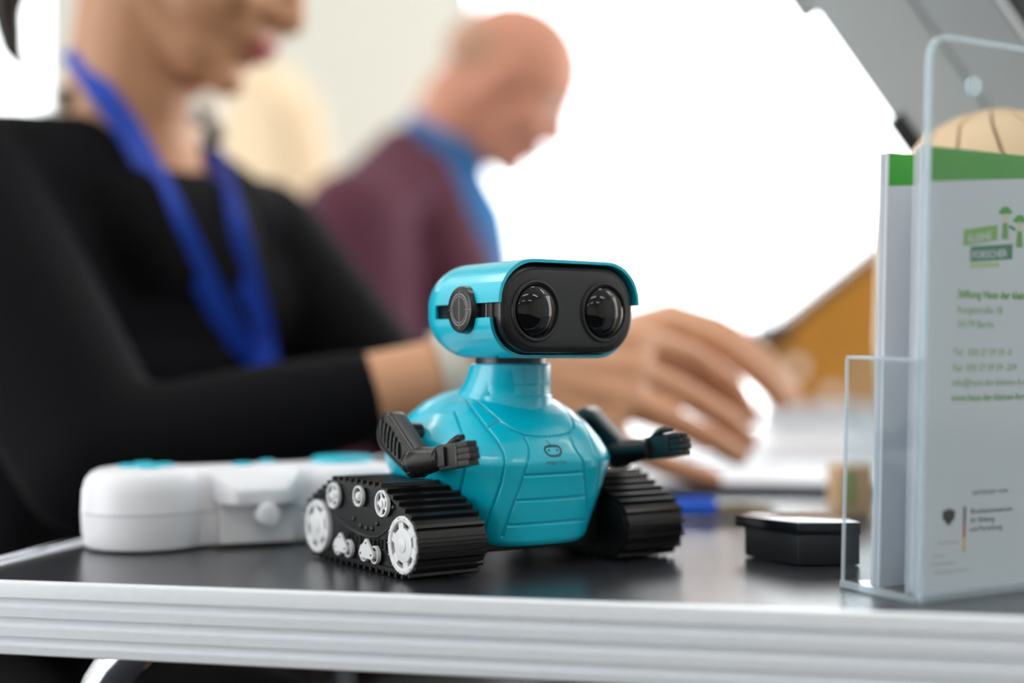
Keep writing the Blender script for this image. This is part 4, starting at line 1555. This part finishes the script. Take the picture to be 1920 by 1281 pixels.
# ---- bald person in the burgundy jacket
md = 2.0
f3 = Vector((.97, -.24, 0)).normalized()
r3 = Vector((f3.y, -f3.x, 0))
HC3 = P(956, 158, md)
HB3 = basis((.80, -.12, -.60), (.60, 0, 1))
NB3 = P(822, 292, md + .02)
SR3 = P(668, 425, md - .14)
SL3 = P(770, 400, md + .20)
PV3 = Vector((NB3.x - .16, md + .08, TABLE_Z - .22))
ER3 = P(700, 700, md - .17)
EL3 = P(860, 690, md + .22)
WR3 = P(890, 730, md - .12)
WL3 = P(960, 712, md + .10)
KR3 = PV3 + f3 * .42 + r3 * .11
KL3 = PV3 + f3 * .42 - r3 * .11
FR3 = Vector((KR3.x + .02, KR3.y, .075))
FL3 = Vector((KL3.x + .02, KL3.y, .075))
def simple_hand(wr, fwd, left):
    """relaxed hand: fingers ahead, slightly curled, thumb to one side"""
    f_, s_ = Vector(fwd).normalized(), Vector(left)
    n_ = Vector((0, 0, -1))
    fs = []
    for i in range(4):
        k_ = wr + f_ * (.092 - .006 * abs(i - 1)) + s_ * (.030 - .020 * i)
        a = k_ + f_ * .040 + n_ * .010 - s_ * .002 * (i - 1)
        c = a + f_ * .022 + n_ * .014
        t = c + f_ * .012 + n_ * .016
        fs.append([k_, a, c, t])
    th = [wr + f_ * .035 + s_ * .040, wr + f_ * .068 + s_ * .058 + n_ * .006, wr + f_ * .095 + s_ * .060 + n_ * .012]
    return fs, th
bd = MB()
head_shapes(bd, HC3, HB3, 1.02)
NT3 = HC3 + HB3 @ Vector((-.036, 0, -.058))
chain(bd, [(NT3, .060), (NB3, .064), (NB3 + Vector((-.03, 0, -.06)), .075)])
chain(bd, [(NB3 + Vector((-.03, 0, -.06)), .08), (NB3.lerp(PV3, .5), .11), (PV3, .13)])
for sh, el, wr in ((SR3, ER3, WR3), (SL3, EL3, WL3)):
    chain(bd, [(NB3 + Vector((-.02, 0, -.07)), .05), (sh, .045), (el, .038), (el.lerp(wr, .3), .038), (wr, .029)])
fs, th = simple_hand(WR3, (.9, .1, -.3), (0, 1, 0))
hand_shapes(bd, WR3, .034, fs, th)
fs, th = simple_hand(WL3, (.9, -.1, -.3), (0, -1, 0))
hand_shapes(bd, WL3, .034, fs, th)
for s, k_, f_ in ((1, KR3, FR3), (-1, KL3, FL3)):
    chain(bd, [(PV3 + r3 * .08 * s, .08), (k_, .05), (f_, .038), (f_ + f3 * .15 + Vector((0, 0, -.03)), .03)])
man = link('person', remeshed(bd, 'person', .005, 3), M_skin2, None, 180)
tag(man, 'bald person in a burgundy jacket and blue shirt, head bent down', 'person')
face_parts(HC3, HB3, 1.02, man, M_lip, M_hairgrey)
hg = MB()
def hp3(x, y, z):
    return HC3 + HB3 @ Vector((x, y, z))
hg.ball(hp3(-.040, 0, .012), (.072, .0795, .058), HB3, 28, 18)
cloth(hg, 'cropped_hair', M_hairgrey, man, .006, 3)
shd = MB()      # blue shirt: collar and front
CB3 = NB3 + Vector((-.005, 0, -.010))
shd.cap(NB3.lerp(NT3, .25), .066, NB3 + Vector((-.01, 0, -.05)), .076)
chain(shd, [(NB3 + Vector((.000, -.01, -.06)), .076), (P(862, 430, md - .02), .070), (P(868, 520, md - .02), .075), (P(840, 640, md), .085), (PV3 + f3 * .05, .10)])
cloth(shd, 'shirt', M_shirt, man, .006)
jk = MB()
JB = Vector((-.045, .0, -.03))
chain(jk, [(NB3 + Vector((-.055, 0, -.075)), .080), (NB3.lerp(PV3, .35) + Vector((-.030, 0, 0)), .125), (NB3.lerp(PV3, .7), .150), (PV3, .165)])
jk.cap(NB3.lerp(PV3, .3) + r3 * .09 + Vector((-.01, 0, 0)), .110, NB3.lerp(PV3, .3) - r3 * .09 + Vector((-.01, 0, 0)), .110)
jk.cap(SR3, .074, NB3 + r3 * .075 + Vector((-.035, 0, -.055)), .058)
jk.cap(SL3, .074, NB3 - r3 * .075 + Vector((-.035, 0, -.055)), .058)
chain(jk, [(SR3, .078), (SR3.lerp(ER3, .5), .070), (ER3, .062), (ER3.lerp(WR3, .9), .042)])
chain(jk, [(SL3, .078), (SL3.lerp(EL3, .5), .070), (EL3, .062), (EL3.lerp(WL3, .9), .042)])
jk.cap(P(800, 330, md - .055), .040, P(850, 520, md - .075), .062)     # near lapel
jk.cap(P(800, 330, md - .055), .040, SR3, .07)
jk.cap(P(752, 282, md - .035), .036, P(806, 380, md - .065), .040)
jk.cap(P(752, 282, md - .035), .036, SR3, .066)
cloth(jk, 'jacket', M_jacket, man, .007)
tr3 = MB()
for s, k_, f_ in ((1, KR3, FR3), (-1, KL3, FL3)):
    chain(tr3, [(PV3 + r3 * .08 * s, .125), (k_, .078), (k_.lerp(f_, .5), .065), (f_ + Vector((0, 0, .03)), .052)])
    sh_ = MB()
    chain(sh_, [(f_ + Vector((0, 0, -.030)), .042), (f_ + f3 * .16 + Vector((0, 0, -.034)), .039)])
    cloth(sh_, 'shoe', M_black, man, .006, 3)
cloth(tr3, 'trousers', M_trouser, man, .009)
stool('chair', PV3.x, PV3.y, math.atan2(f3.y, f3.x), PV3.z - .167, 'dark seat under the bald person in the burgundy jacket', M_trouser)

# tan upholstered chair standing farther back
tc_ = empty('armchair', (P(285, 500, 2.75).x, 2.75, 0), math.radians(-62))
tag(tc_, 'tan upholstered high-backed chair behind the person in the black sweater', 'armchair')
bk = MB()
for k in range(2):
    pass
ol = [(-.30, .42), (.30, .42), (.32, .80), (.30, 1.10), (.18, 1.34), (.0, 1.44), (-.18, 1.34), (-.30, 1.10), (-.32, .80)]
bk.loft([[(x_ + .18 * max(0, z_ - .9), y_ - .05 * (z_ - .42), z_) for x_, z_ in resample(ol, 60)] for y_ in (.20, .30)])
bevel(bk.build('backrest', M_tan, tc_, smooth=40), .03, 3)
bevel(MB().box((-.30, -.30, .34), (.30, .22, .46)).build('seat', M_tan, tc_), .03)
for sx in (-1, 1):
    bevel(MB().box((sx * .36 - .05, -.30, .30), (sx * .36 + .05, .24, .64)).build('armrest', M_tan, tc_), .03)
    for y_ in (-.24, .22):
        MB().tube([(sx * .30, y_, .34), (sx * .32, y_, .001)], [.022, .014], 12).build('leg', M_wood_dk, tc_, smooth=50)
